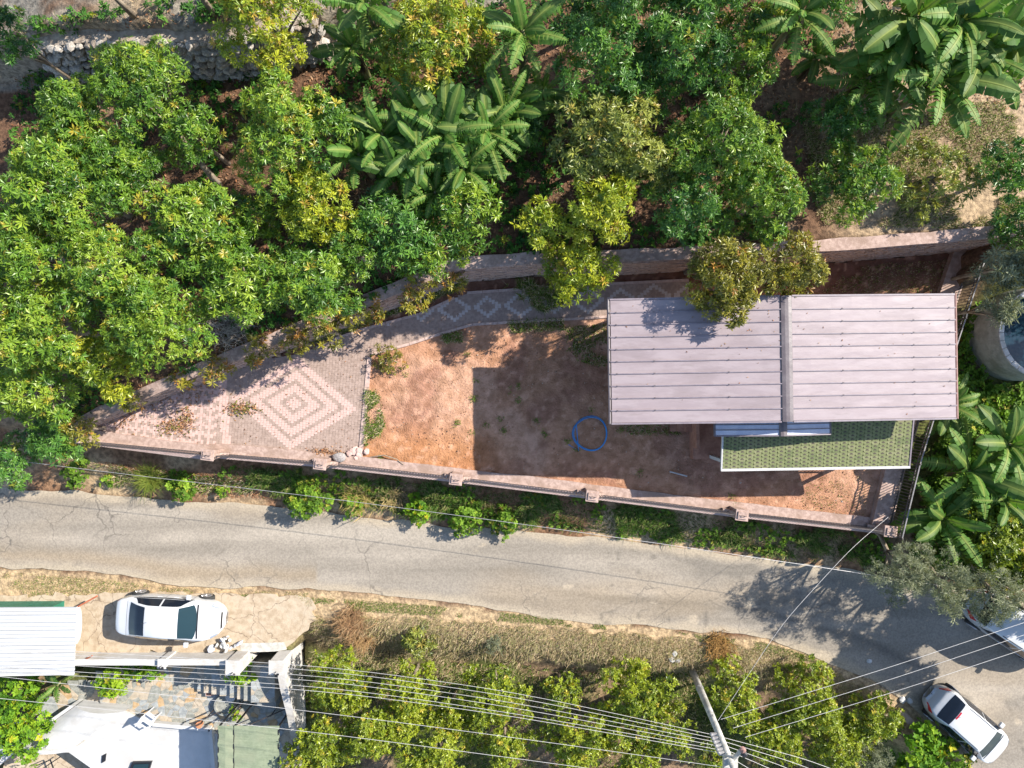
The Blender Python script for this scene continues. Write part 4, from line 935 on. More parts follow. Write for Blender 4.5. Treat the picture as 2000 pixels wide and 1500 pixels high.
# ------------------------------------------------------------------ right-hand trees
G5 = 'grey green olive trees overhanging the road'
for lab, px, py, rp, zc in (('grey green olive tree left of the three over the road', 1765, 1120, 72, 3.2), ('grey green olive tree in the middle of the three over the road', 1842, 1140, 68, 3.4), ('grey green olive tree over the roof of the shaded white car', 1950, 1165, 70, 3.6)):
    tree(lab, px, py, rp, zc, 'olive', group=G5, bias=.1, flush=.1, lean=(.2, 1.2))
for lab, px, py, rp, zc in (('garden tree cut by the right edge above the shaded car', 2125, 1175, 90, 3.4), ('garden tree cut by the right edge beyond the shaded car', 2190, 1250, 110, 5.0)): tree(lab, px, py, rp, zc, 'citrus', name='garden_tree', bias=.0, size=.16)
tree('yellow green tree above the shaded white car', 1935, 1045, 80, 2.7, 'citrus', group=None, name='garden_tree', bias=-.12, size=.14)
tree('dark garden tree at the right edge below the banana plants', 1990, 1108, 62, 2.9, 'citrus', name='garden_tree', bias=-.05, size=.16)
tree('feathery pale tree at the top right of the water tank', 1968, 520, 52, 5.0, 'olive', name='feathery_tree', bias=.15, size=.24, dens=110)
tree('feathery tree overhanging the round water tank', 1955, 600, 42, 5.2, 'olive', name='feathery_tree', bias=.05, size=.24, dens=110)
tree('dark shrubby tree at the right edge beside the straw ground', 1978, 440, 52, 5.2, 'avo_d', name='garden_tree', bias=.1)
tree('bright green bushy shrub below the parked hatchback', 1790, 1460, 66, .6, 'vine', 'shrub', name='garden_shrub', bias=-.1, size=.18, dens=120)
tree('greyish shrub at the bottom left of the bright bushy one', 1690, 1485, 58, .5, 'olive', 'shrub', name='garden_shrub', bias=-.05)
tree('small leafy shrub between the hatchback and the bottom edge', 1868, 1492, 44, .7, 'weed', 'shrub', name='garden_shrub', bias=.0, flush=.08)

# ------------------------------------------------------------------ banana plants: every leaf a part
def banana_leaf(seed, th0, dth, torn):
    r = np.random.default_rng(seed); N_ = 24; V = []; T = []; C_ = []
    ang = [th0 - dth * (k / N_) ** 1.25 for k in range(N_ + 1)]; pts = [(0, 0)]
    for k in range(N_): pts.append((pts[-1][0] + math.cos(ang[k]) / N_, pts[-1][1] + math.sin(ang[k]) / N_))
    def wdt(t): return .135 * max(0., min(1, (t - .10) / .12)) ** .6 * max(0., min(1, (1.0 - t) / .22)) ** .55
    rib = np.array([.24, .30, .07]); bl = np.array([.065, .150, .024]) * r.uniform(.65, 1.45); edge_ = np.array([.13, .21, .03])
    def addv(p, c): V.append(p); C_.append(np.clip(c * r.uniform(.92, 1.08), .005, .8)); return len(V) - 1
    sway = r.uniform(-.12, .12)
    def mid(k): x, z = pts[k]; return np.array([x, sway * x * x, z])
    for side in (-1, 1):
        k = 1
        while k < N_:
            ln = int(r.integers(1, 3)) if torn else int(r.integers(3, 7)); ln = min(ln, N_ - k)
            dr = r.uniform(.1, .55) + (.45 if torn else 0) * r.random(); gap = .30 if torn else .10; sw = r.uniform(.05, .25) if torn else .12; prev = None
            for q in range(ln + 1):
                kk = k + q; m0 = mid(kk); t = kk / N_; w_ = wdt(t) * r.uniform(.93, 1.05); nx, nz = -math.sin(ang[min(kk, N_)]), math.cos(ang[min(kk, N_)])
                sh = (gap if q == 0 else -gap if q == ln else 0) / N_
                e = m0 + np.array([sh * 1.5 + sw * w_, side * w_ * math.cos(dr), 0]) + np.array([nx, 0, nz]) * (-w_ * math.sin(dr))
                h = m0 + np.array([sh * .6 + sw * w_ * .4, side * w_ * .5 * math.cos(dr * .4), 0]) + np.array([nx, 0, nz]) * (.02 - w_ * .5 * math.sin(dr * .5))
                a = addv(m0, rib * .6 + bl * .4); b = addv(h, bl); c = addv(e, edge_ if torn else bl * 1.1)
                if prev:
                    for u, v in ((0, 1), (1, 2)):
                        qd = (prev[u], (a, b, c)[u], (a, b, c)[v], prev[v]); T += [(qd[0], qd[1], qd[2]), (qd[0], qd[2], qd[3])]
                prev = (a, b, c)
            k += ln
    for k in range(N_):     # midrib
        w_ = .014 * (1 - k / N_) + .003; w2 = .014 * (1 - (k + 1) / N_) + .003; a, b = mid(k), mid(k + 1); up = np.array([0, 0, .006])
        i = [addv(a + np.array([0, -w_, 0]) + up, rib), addv(a + np.array([0, w_, 0]) + up, rib), addv(b + np.array([0, w2, 0]) + up, rib), addv(b + np.array([0, -w2, 0]) + up, rib)]
        T += [(i[0], i[1], i[2]), (i[0], i[2], i[3])]
    return mesh_tris('banana_leaf', np.array(V), np.array(T), M_BAN, np.array(C_), smooth=False)
BLV = {'up': [banana_leaf(1, 1.25, .7, False), banana_leaf(2, 1.15, .9, False)],
       'mid': [banana_leaf(3, .95, 1.1, False), banana_leaf(4, .9, 1.25, True), banana_leaf(14, .95, 1.35, True), banana_leaf(5, .85, 1.0, True), banana_leaf(11, .8, 1.0, False)],
       'low': [banana_leaf(6, .65, 1.45, True), banana_leaf(7, .55, 1.3, True), banana_leaf(8, .7, 1.7, False), banana_leaf(12, .5, 1.1, True)]}
DRYV = []
def dry_frond(seed):
    r = np.random.default_rng(seed); n = 40; p = np.zeros((n, 3)); p[:, 2] = 0
    az = r.normal(0, .25, n); l = r.uniform(.5, 1.0, n); V = []; T = []; c = []
    for k in range(n):
        a = np.array([.08, 0, 0]); b = np.array([.3 * l[k] * math.cos(az[k]), .3 * l[k] * math.sin(az[k]), -.45 * l[k]]); e = np.array([.38 * l[k] * math.cos(az[k]), .4 * l[k] * math.sin(az[k] * 1.3), -1.0 * l[k]]); o = len(V)
        V += [a, b + [0, .025, 0], e, b - [0, .025, 0]]; T += [(o, o + 1, o + 2), (o, o + 2, o + 3)]; c += [np.array([.30, .22, .15]) * r.uniform(.5, 1.2)] * 4
    return mesh_tris('dry_frond', np.array(V), np.array(T), M_DRY, np.array(c))
DRYV = [dry_frond(1), dry_frond(2)]
NB_ = [0]
def banana(label, px, py, ztop, size=1.75, n=9, group='banana plants', az0=None, dry=3):
    NB_[0] += 1; r = np.random.default_rng(500 + NB_[0]); c = P(px, py, ztop); g0 = float(height(c[0], c[1]))
    o = empty('banana_plant', (c[0], c[1], g0), 0, label, 'banana plant', group); h = ztop - g0
    MB().tube([(0, 0, -.1), (.02, 0, h * .4), (0, .02, h * .8), (0, 0, h + .05)], [.14, .12, .09, .05], 9).build('pseudostem', M_PSTEM, o, smooth=True)
    a = r.uniform(0, 6.28) if az0 is None else az0
    for k in range(n):
        kind = 'up' if k < 2 else 'mid' if k < 2 + (n - 2) * .5 else 'low'
        lf = link('leaf', BLV[kind][int(r.integers(len(BLV[kind])))], o); lf.location = (0, 0, h - .03 * k); s = size * r.uniform(.82, 1.12) * (.72 if k < 1 else 1)
        lf.scale = (s, s * r.uniform(.95, 1.25), s); lf.rotation_euler = (r.uniform(-.2, .2), r.uniform(-.12, .12), a); a += 2.399963 + r.uniform(-.25, .25)
    for k in range(dry):
        lf = link('dry_leaf', DRYV[k % 2], o); lf.location = (0, 0, h - .35); lf.scale = (1.1, 1.1, 1.1); lf.rotation_euler = (0, 0, a + 2.1 * k)
    return o
M_PSTEM = mat('banana_stem', (.13, .15, .05), (.24, .20, .11), scale=6, rough=.7, stretch=(2, 2, .4))
for a in (('banana plant at the top right of the big clump', 985, 215, 6.8, 1.5, 7), ('banana plant between the left and lower plants of the big clump', 700, 300, 6.5, 1.4, 7), ('banana plant in the middle of the big clump, left of the central one', 820, 290, 7.0, 1.7, 8), ('lowest banana plant of the big clump', 850, 375, 6.3, 1.4, 7), ('central banana plant of the big clump', 872, 262, 7.2, 1.95, 11), ('banana plant on the right of the big clump, leaves towards the wall', 950, 255, 7.0, 1.7, 9), ('banana plant at the left of the big clump', 745, 262, 6.8, 1.6, 8), ('lower banana plant of the big clump with broad dark leaves', 775, 335, 6.4, 1.6, 9),
          ('lower right banana plant of the big clump', 905, 330, 6.6, 1.6, 9), ('upper banana plant of the big clump', 810, 225, 6.9, 1.45, 8), ('shaded banana plant with broad blue green leaves at the top centre', 1022, 62, 8.2, 1.6, 9), ('small shaded banana plant below the broad leaved one', 1060, 178, 5.8, 1.15, 7),
          ('banana plant at the top edge above dry hanging leaves', 715, 8, 8.2, 1.5, 9), ('narrow banana plant at the top right of the dark avocado', 1568, 22, 8.4, 1.6, 8), ('banana plant with a bright upright leaf at the top right', 1752, 92, 7.2, 1.7, 9), ('large drooping banana plant at the top right above the straw ground', 1835, 152, 7.4, 1.9, 11),
          ('banana plant right of the large drooping one in the top right corner', 1915, 110, 7.4, 1.7, 10), ('banana plant cut by the right edge in the top corner', 1985, 60, 7.2, 1.7, 9), ('banana plant right of the house below the water tank', 1850, 790, 2.4, 1.25, 8), ('banana plant right of the green veranda roof with a star of leaves', 1895, 920, 2.9, 1.75, 10),
          ('banana plant at the right edge level with the green veranda roof', 1972, 868, 3.2, 1.6, 9), ('lowest right hand banana plant beside the plot corner', 1842, 1012, 2.5, 1.65, 10), ('banana plant in the gap above the straw ground', 1700, 150, 6.6, 1.5, 8), ('banana plant behind the bright upright leaf at the top right', 1790, 30, 7.8, 1.8, 10), ('banana plant above the large drooping one at the top right', 1880, 40, 8.0, 1.8, 10), ('small banana plant under the narrow one at the top', 1600, 110, 6.0, 1.2, 7), ('banana plant between the big clump and the olive toned avocado', 1005, 200, 6.4, 1.5, 8), ('banana plant behind the left side of the big clump', 690, 90, 6.6, 1.4, 7), ('dark banana plant beside the round tank wall', 1800, 690, 2.6, .9, 6), ('banana plant at the right edge beneath the star leaved one', 1962, 975, 2.9, 1.5, 8)):
    banana(a[0], a[1], a[2], a[3], a[4] * (1.28 if (a[1] > 1640 and a[2] < 200) or (a[1] > 1790 and a[2] > 780) else .98), a[5] + 6)
# ------------------------------------------------------------------ cars
def car(label, px, py, heading, L, W, Hh, kind='sedan'):
    """x along the car (front = +x); shell surface S(t,u), window and lamp patches lie on it as parts of their own"""
    c = P(px, py, 0.6); o = empty('parked_car', (c[0], c[1], .02), heading, label, 'car', 'cars parked along the road')
    if kind == 'sedan':
        tz = [0, .012, .035, .07, .13, .17, .26, .35, .43, .52, .60, .645, .72, .785, .84, .90, .95, .98, 1.0]; zz = [.42, .74, .93, 1.0, 1.04, 1.07, 1.27, 1.405, 1.45, 1.46, 1.43, 1.385, 1.2, 1.03, .985, .93, .85, .72, .42]
        tr = [0, .1, .16, .24, .36, .5, .63, .72, .79, .9, 1.0]; wr = [.52, .70, .70, .635, .585, .60, .60, .665, .74, .68, .42]
        rear, front, side = (.175, .345), (.648, .775), (.215, .74)
    elif kind == 'hatch':
        tz = [0, .012, .03, .055, .085, .14, .2, .3, .45, .57, .63, .72, .80, .86, .92, .965, .985, 1.0]; zz = [.45, .80, .98, 1.06, 1.15, 1.38, 1.465, 1.50, 1.50, 1.47, 1.42, 1.21, 1.03, .985, .91, .80, .68, .42]
        tr = [0, .08, .14, .22, .4, .57, .65, .75, .81, .9, 1.0]; wr = [.56, .66, .62, .585, .60, .60, .61, .67, .74, .68, .45]
        rear, front, side = (.075, .185), (.645, .79), (.17, .75)
    else:
        tz = [0, .01, .025, .05, .075, .11, .2, .4, .58, .64, .72, .80, .86, .92, .965, .985, 1.0]; zz = [.45, .85, 1.05, 1.18, 1.42, 1.66, 1.76, 1.80, 1.76, 1.70, 1.44, 1.13, 1.06, .97, .84, .70, .45]
        tr = [0, .06, .11, .22, .4, .6, .66, .75, .81, .9, 1.0]; wr = [.66, .68, .66, .65, .66, .65, .65, .70, .76, .70, .5]
        rear, front, side = (.045, .098), (.65, .79), (.14, .75)
    zz = np.array(zz) * Hh / max(zz); tb = [0, .012, .035, .07, .14, .28, .5, .74, .84, .91, .955, .985, 1.0]; wb = np.array([.36, .53, .685, .80, .90, .975, 1.0, .98, .915, .81, .67, .48, .26]) * (W / 2 - .02)
    wr = np.array(wr) * W / 1.76
    def smooth(xs, ys):
        X = np.linspace(0, 1, 241); Y = np.interp(X, xs, ys); k = np.array([1, 2, 3, 2, 1.]) / 9
        Y2 = np.convolve(np.pad(Y, 2, mode='edge'), k, 'valid'); Y2[0], Y2[-1] = Y[0], Y[-1]; return lambda t: np.interp(t, X, Y2)
    fz, fr, fb = smooth(tz, zz), smooth(tr, wr), smooth(tb, wb)
    def S(t, u, off=0.0):
        zc, b = float(fz(t)), float(fb(t)); r_ = min(float(fr(t)), b - .035)
        belt = min(zc - .055, .90 * Hh / 1.46 + .02 * math.sin(t * 3)); lo = min(.62, belt - .1)
        pts = [(0, zc), (r_ * .62, zc - .012), (r_, zc - .045), (b - .012, belt), (b, lo), (b - .015, min(.36, lo - .08)), (b - .09, .19)]
        u = min(max(u, 0), 5.999); i = int(u); f = u - i; y = pts[i][0] * (1 - f) + pts[i + 1][0] * f; z = pts[i][1] * (1 - f) + pts[i + 1][1] * f
        dy, dz = pts[i + 1][0] - pts[i][0], pts[i + 1][1] - pts[i][1]; n = math.hypot(dy, dz) + 1e-6
        return ((t - .5) * L, y - dz / n * off, z + dy / n * off)
    ts = np.unique(np.r_[np.linspace(0, .1, 14), np.linspace(.1, .9, 56), np.linspace(.9, 1, 14)]); us = np.r_[np.linspace(0, 2, 8), np.linspace(2, 3, 6)[1:], np.linspace(3, 6, 9)[1:]]
    def patch(t0, t1, u0, u1, nt, nu, off, sides=(1,), mir=False, shear=0.0, round_=0.0):
        v, f = [], []
        for sg in sides:
            o_ = len(v)
            for i in range(nt + 1):
                for j in range(nu + 1):
                    u = u0 + (u1 - u0) * j / nu; e = (u - u0) / (u1 - u0) if u1 != u0 else 0
                    a, b = (t0(abs(u)) if callable(t0) else t0), (t1(abs(u)) if callable(t1) else t1)
                    t = a + (b - a) * i / nt; x, y, z = S(t, abs(u), off); v.append((x, sg * y * (1 if u >= 0 else -1), z))
            for i in range(nt):
                for j in range(nu):
                    a = o_ + i * (nu + 1) + j; q = (a, a + nu + 1, a + nu + 2, a + 1); f.append(q if sg > 0 else q[::-1])
        return MB().add(v, f)
    v, f = [], []; nu = len(us)
    for t in ts:
        for sg in (-1, 1):
            for u in us: x, y, z = S(float(t), float(u)); v.append((x, sg * y, z))
    for i in range(len(ts) - 1):
        for k in (0, 1):
            for j in range(nu - 1):
                a = (2 * i + k) * nu + j; b = a + 2 * nu; q = (a, b, b + 1, a + 1); f.append(q if k == 1 else q[::-1])
        f.append(((2 * i) * nu + nu - 1, (2 * i + 2) * nu + nu - 1, (2 * i + 3) * nu + nu - 1, (2 * i + 1) * nu + nu - 1))
    for i in (0, len(ts) - 1):
        ring = [(2 * i + 1) * nu + j for j in range(nu)] + [(2 * i) * nu + j for j in range(nu - 1, 0, -1)]; f.append(tuple(ring) if i else tuple(ring[::-1]))
    body = MB().add(v, f).build('body', M_CAR, o, smooth=True)
    bow = lambda s, k: (lambda u: s + k * (u / 2) ** 2)
    patch(bow(rear[0], .012), rear[1], -1.86, 1.86, 8, 14, .006).build('rear_window', M_GLASS, o, smooth=True)
    patch(front[0], bow(front[1] + .012, -.03), -1.9, 1.9, 8, 14, .006).build('windscreen', M_GLASS2, o, smooth=True)
    s0, s1 = side
    for sg in (1, -1):
        mids = (s0 + (s1 - s0) * .5)
        for (a, b, t0f, t1f) in ((s0, mids - .006, lambda u, a=s0: a + .05 * (1 - (u - 2.1) / .78) if True else a, lambda u: mids - .008), (mids, s1, lambda u: mids + .008, lambda u, b=s1: b - .085 * (1 - (u - 2.1) / .78))):
            patch(t0f, t1f, 2.13, 2.86, 8, 4, .008, sides=(sg,)).build('side_window', M_GLASS, o, smooth=True)
        patch(s0 - .02, s1 + .01, 2.9, 3.0, 20, 1, .010, sides=(sg,)).build('window_trim', M_TRIM, o)
        patch(.008, .06, 2.55, 3.7, 6, 5, .008, sides=(sg,)).build('tail_lamp', M_RED, o, smooth=True)
        patch(.905, .962, 1.75, 3.15, 6, 5, .008, sides=(sg,)).build('head_lamp', M_LAMP, o, smooth=True)
        for dt in (mids, s1 - .015, s0 + .02): patch(dt - .0016, dt + .0016, 3.05, 5.2, 1, 8, .003, sides=(sg,)).build('door_gap', M_TRIM, o)
        for dt in (mids - .06, s1 - .17):
            q = S(dt, 3.35); MB().box(q[0] - .1, q[0] + .1, sg * q[1] - .02, sg * q[1] + .02, q[2] - .018, q[2] + .018).build('door_handle', M_CAR, o)
        q = S(s1 - .03, 2.95); m = MB(); vv = [(q[0] + a * .09 - .05, sg * (q[1] + .12 + b * .10), q[2] + .07 + cz * .06) for a in (-1, 1) for b in (-1, 1) for cz in (-1, 1)]
        m.add(vv, [(0, 1, 3, 2), (4, 6, 7, 5), (0, 4, 5, 1), (2, 3, 7, 6), (1, 5, 7, 3), (0, 2, 6, 4)]); mo = m.build('mirror', M_CAR, o); bevel(mo, .03, 2)
    for dt in (s1 + .035, ): patch(front[1] + .008, front[1] + .022, -1.8, 1.8, 1, 12, .004).build('wiper_cowl', M_TRIM, o)
    patch(.978, .986, -1.6, 1.6, 2, 12, .006).build('grille', M_TRIM, o, smooth=True)
    if kind == 'sedan': patch(.148, .151, -2.0, 2.0, 1, 10, .003).build('boot_gap', M_TRIM, o)
    if kind == 'hatch': patch(rear[1] + .004, rear[1] + .018, -.5, .5, 1, 4, .008).build('brake_light', M_RED, o)
    if kind != 'sedan':
        for sg in (1, -1): patch(.24, .60, 1.78, 1.9, 14, 1, .012, sides=(sg,)).build('roof_rail', M_TRIM, o)
    MB().tube([((rear[1] + .03 - .5) * L, 0, Hh - .02), ((rear[1] + .0 - .5) * L, 0, Hh + .16)], .007, 5).build('antenna', M_TRIM, o)
    wy = W / 2 - .125
    for tx in (.185, .80):
        for sg in (-1, 1):
            x = (tx - .5) * L; prof = [(.19, -.10), (.30, -.10), (.325, -.06), (.325, .06), (.30, .10), (.20, .105)]
            mb = MB(); n = 22
            for r_, yy in prof: pass
            v = [(x + r_ * math.cos(6.2832 * k / n), sg * (wy + yy), .325 + r_ * math.sin(6.2832 * k / n)) for r_, yy in prof for k in range(n)]
            ff = [(i * n + k, i * n + (k + 1) % n, (i + 1) * n + (k + 1) % n, (i + 1) * n + k) for i in range(len(prof) - 1) for k in range(n)] + [tuple(range(n)), tuple(range((len(prof) - 1) * n, len(prof) * n))]
            wo = mb.add(v, ff).build('wheel', M_BLACK, o, smooth=False)
            rm = MB()
            for k in range(5):
                a = 6.2832 * k / 5; yb = sg * (wy + .112); rm.bar((x, yb, .325), (x + .2 * math.cos(a), yb, .325 + .2 * math.sin(a)), .05, .03)
            v = [(x + r_ * math.cos(6.2832 * k / n), sg * (wy + yy), .325 + r_ * math.sin(6.2832 * k / n)) for r_, yy in ((.19, .108), (.225, .108), (.225, .118), (.19, .118)) for k in range(n)]
            rm.add(v, [(i * n + k, i * n + (k + 1) % n, ((i + 1) % 4) * n + (k + 1) % n, ((i + 1) % 4) * n + k) for i in range(4) for k in range(n)]); rm.build('rim', M_RIM, wo)
    return o
car('white saloon car parked on the concrete driveway left of the road', 333, 1204, R(-3.6), 4.4, 1.78, 1.46, 'sedan')
car('small white hatchback with roof stripes parked below the road bend', 1887, 1414, R(-41), 3.65, 1.62, 1.50, 'hatch')
car('white estate car in tree shade at the right edge of the road', 1983, 1228, R(-33), 4.3, 1.76, 1.76, 'van')

# ------------------------------------------------------------------ bottom left: shed, garden wall, stairs, patio, white house
sz = 1.0
sp_ = [P(-70, 1186, sz)[:2], P(150, 1185, sz)[:2], P(145, 1318, sz)[:2], P(-70, 1322, sz)[:2]]
shed = empty('shed', (sp_[1][0] - 2, sp_[1][1] - 1.2, PATIO), 0, 'garden shed with a white ribbed sheet roof and green side at the left edge', 'shed')
kid(MB().prism([(sp_[0][0], sp_[0][1] - .06), (sp_[1][0] - 1.1, sp_[1][1] - .06), (sp_[2][0] - 1.1, sp_[2][1] + .1), (sp_[3][0], sp_[3][1] + .1)], PATIO - .1, sz - .09).build('wall', M_GREENS), shed)
NS = 9
for k in range(NS):
    a0 = np.array(sp_[0]) + (np.array(sp_[3]) - sp_[0]) * (k + .01) / NS; a1 = np.array(sp_[0]) + (np.array(sp_[3]) - sp_[0]) * (k + .985) / NS
    b0 = np.array(sp_[1]) + (np.array(sp_[2]) - sp_[1]) * (k + .01) / NS; b1 = np.array(sp_[1]) + (np.array(sp_[2]) - sp_[1]) * (k + .985) / NS
    mb = MB(); q = 9; vv = []; 
    for e in range(q): 
        s_ = e / (q - 1); z = sz + (.022 if e % 4 == 0 else 0)
        vv += [(*(a0 + (a1 - a0) * s_), z), (*(b0 + (b1 - b0) * s_), z - .0), (*(b0 + (b1 - b0) * s_), z - .03), (*(a0 + (a1 - a0) * s_), z - .03)]
    ff = []
    for e in range(q - 1):
        a = 4 * e; ff += [(a + i, a + (i + 1) % 4, a + 4 + (i + 1) % 4, a + 4 + i) for i in range(4)]
    kid(mb.add(vv, ff).build('roof_sheet', M_WSHEET), shed)
e0, e1 = np.array(sp_[1]), np.array(sp_[1]) + (np.array(sp_[2]) - sp_[1]) * .55
vv = []
for s_ in np.linspace(0, 1, 9):
    b = math.sin(math.pi * s_) ** .5 * .14; p = e0 + (e1 - e0) * s_; vv += [(p[0], p[1], sz + .01), (p[0] + b + .03, p[1], sz - .04), (p[0] + b + .03, p[1], sz - .12), (p[0], p[1], sz - .12)]
kid(MB().add(vv, [(4 * e + i, 4 * e + 4 + i, 4 * e + 4 + (i + 1) % 4, 4 * e + (i + 1) % 4) for e in range(8) for i in range(4)]).build('edge_flashing', M_WHITE), shed)
kid(MB().tube([P(150, 1186, .95), P(190, 1164, .95)], .035, 7).build('brace', M_RUST), shed)
kid(MB().tube([P(150, 1296, .6), P(180, 1281, .9)], .03, 7).build('brace', M_RUST), shed)

gw = empty('garden_wall', (-14, -11.2, -1.9), 0, 'white rendered garden wall with pillars between driveway and stone patio', 'wall')
GW0, GW1 = PX(120, .8), PX(446, .8)
kid(MB().box(GW0, GW1, -11.34, -11.15, PATIO - .2, .78).build('wall_body', M_OFFW), gw)
kid(MB().box(GW0, GW1 - .0, -11.37, -11.12, .78, .83).build('coping', M_OFFW), gw)
for px_, w_, zt_, y0_ in ((318, .26, .95, -11.42), (459, .5, 1.1, -11.62), (543, .52, 1.1, -11.6)):
    x = PX(px_, .9); o = kid(MB().box(x - w_ / 2, x + w_ / 2, y0_, -11.08, PATIO - .2, zt_).box(x - w_ / 2 - .03, x + w_ / 2 + .03, y0_ - .03, -11.05, zt_, zt_ + .06).build('pillar', M_OFFW), gw)
    h = MB().tube([(x, y0_ + .1, zt_ + .05), (x, y0_ + .1, zt_ + .3), (x + .05, y0_ + .1, zt_ + .36), (x + .13, y0_ + .1, zt_ + .34)], .02, 6).lathe([(.03, .28), (.06, .33), (.03, .38)], (x + .15, y0_ + .1, zt_ - .03), 8)
    kid(h.build('lamp', M_TRIM), gw)
ew = np.array([(-9.32, -11.12), (-9.2, -12.4), (-9.06, -13.6), (-9.0, -14.9)])
kid(strip(MB(), offs(ew, 0.0), offs(ew, -.24), PATIO - .2, np.array([.75, .5, .1, -.35])).build('side_wall', M_OFFW), gw)
kid(strip(MB(), offs(ew, .03), offs(ew, -.27), np.array([.75, .5, .1, -.35]) + .002, np.array([.8, .55, .15, -.3])).build('side_coping', M_OFFW), gw)
sheet('gate_threshold', poly_px([(470, 1256), (556, 1254), (560, 1268), (536, 1272), (470, 1274)], 0), .03, M_CONCG)

def voronoi(poly, n, seed, gap=.014, cell=None):
    r = np.random.default_rng(seed); p = scatter(poly, n, r)
    for _ in range(2):      # relax a little
        d = p[:, None] - p[None]; q = (d ** 2).sum(-1) + np.eye(len(p)) * 9; f = (d / q[..., None] ** 1.5); p = p + np.clip(f.sum(1) * .0006, -.06, .06)
    out = []
    for i, c in enumerate(p):
        pl = [(c[0] + a, c[1] + b) for a, b in ((-.5, -.5), (.5, -.5), (.5, .5), (-.5, .5))]
        for j in np.argsort(((p - c) ** 2).sum(1))[1:14]:
            m = (c + p[j]) / 2; nrm = p[j] - c; L_ = np.linalg.norm(nrm); nrm = nrm / L_; m = m - nrm * gap; new = []
            for k in range(len(pl)):
                a, b = np.array(pl[k]), np.array(pl[(k + 1) % len(pl)]); da, db = (a - m) @ nrm, (b - m) @ nrm
                if da <= 0: new.append(tuple(a))
                if da * db < 0: new.append(tuple(a + (b - a) * da / (da - db)))
            pl = new
            if len(pl) < 3: break
        if len(pl) >= 3: out.append((c, pl))
    return out
def clip_poly(pl, x0, x1, y0, y1):
    for ax, val, sg in ((0, x0, 1), (0, x1, -1), (1, y0, 1), (1, y1, -1)):
        new = []
        for k in range(len(pl)):
            a, b = pl[k], pl[(k + 1) % len(pl)]; da, db = (a[ax] - val) * sg, (b[ax] - val) * sg
            if da >= 0: new.append(a)
            if da * db < 0: t = da / (da - db); new.append((a[0] + (b[0] - a[0]) * t, a[1] + (b[1] - a[1]) * t))
        pl = new
        if len(pl) < 3: return []
    return pl
def lay_stones(poly, n, seed, z, parent, loc=(0, 0, 0), box=None, gap=.014, w=(.40, .12, .34, .14)):
    r = np.random.default_rng(seed + 100)
    for c, pl in voronoi(poly, n, seed, gap):
        if box: pl = clip_poly(pl, *box)
        if len(pl) < 3: continue
        m = FLAG[r.choice(4, p=w)]; o = MB().prism(pl, z - .03, z + r.uniform(.012, .022)).build('flagstone', m, parent)
        if parent is not None and loc is not None: o.matrix_parent_inverse = Matrix.Translation(-Vector(loc))
pat = poly_px([(90, 1385), (150, 1352), (215, 1330), (300, 1308), (372, 1296), (372, 1366), (430, 1372), (560, 1366), (572, 1440), (420, 1440), (300, 1418), (240, 1396), (150, 1380)], PATIO)
pb = MB().prism(poly_px([(60, 1400), (140, 1345), (300, 1296), (470, 1280), (592, 1275), (606, 1500), (410, 1500), (410, 1425), (240, 1400)], PATIO), PATIO - .3, PATIO).build('patio', M_MORTAR); tag(pb, kind='structure')
lay_stones(pat, 215, 4, PATIO, pb, None)
stairs = empty('garden_stairs', (-11.5, -12.4, PATIO), 0, 'stone garden stairs stepping down from the gate to the patio', 'stairs')
sx = [PX(v, -.6) for v in (541, 494, 477, 461, 443, 420, 400, 381, 364)]; sy0, sy1 = PY(1361, -.9), PY(1293, -.6)
for k in range(8):
    zt_ = -.35 - .185 * k; x1, x0 = sx[k], sx[k + 1]
    st = kid(MB().box(x0, x1 - .004, sy0 - .012 * k, sy1, PATIO - .1, zt_).build('step' if k else 'landing', M_MORTAR), stairs)
    box = (x0 + .012, x1 - .012, sy0 + .012, sy1 - .01)
    r = np.random.default_rng(k)
    for c, pl in voronoi([(x0, sy0), (x1, sy0), (x1, sy1), (x0, sy1)], 14 if k == 0 else 5, 40 + k, .012):
        pl = clip_poly(pl, *box)
        if len(pl) >= 3: kid(MB().prism(pl, zt_ - .02, zt_ + .014).build('flagstone', FLAG[r.choice(4, p=(.4, .12, .28, .2))]), stairs)
for k in range(3):
    yb = sy0 - .3 * (k + 1); zt_ = -.75 - .36 * k; kid(MB().box(sx[1] + .12 + .05 * k, sx[0] - .1 - .12 * k, yb, yb + .297, PATIO - .1, zt_).build('side_step', FLAG[3]), stairs)

# white house below the patio
zr = -1.2
A0 = P(148, 1379, zr); B0 = P(243, 1390, zr); A1 = P(52, 1446, zr)
wv = Vector(B0 - A0); av = Vector(A1 - A0); wh = empty('white_house', (A0[0], A0[1], -4.5), 0, 'white house with a low vaulted roof and arched cornice in the bottom left corner', 'house')
mb = MB(); n = 12; vv = []
for end in (0, 1):
    for s_ in np.linspace(0, 1, n + 1):
        p = Vector(A0) + av * end + wv * s_; z = zr + .42 * (1 - (2 * s_ - 1) ** 2); vv += [(p.x, p.y, z)]
    vv += [tuple((Vector(A0) + av * end + wv)[:2]) + (-4.5,), tuple((Vector(A0) + av * end)[:2]) + (-4.5,)]
m_ = n + 3
ff = [(i, i + 1, m_ + i + 1, m_ + i) for i in range(n)] + [(n, n + 1, m_ + n + 1, m_ + n), (n + 2, 0, m_, m_ + n + 2), tuple(range(m_ - 1, -1, -1)), tuple(range(m_, 2 * m_))]
kid(mb.add(vv, ff).build('vaulted_roof_block', M_WHITE), wh)
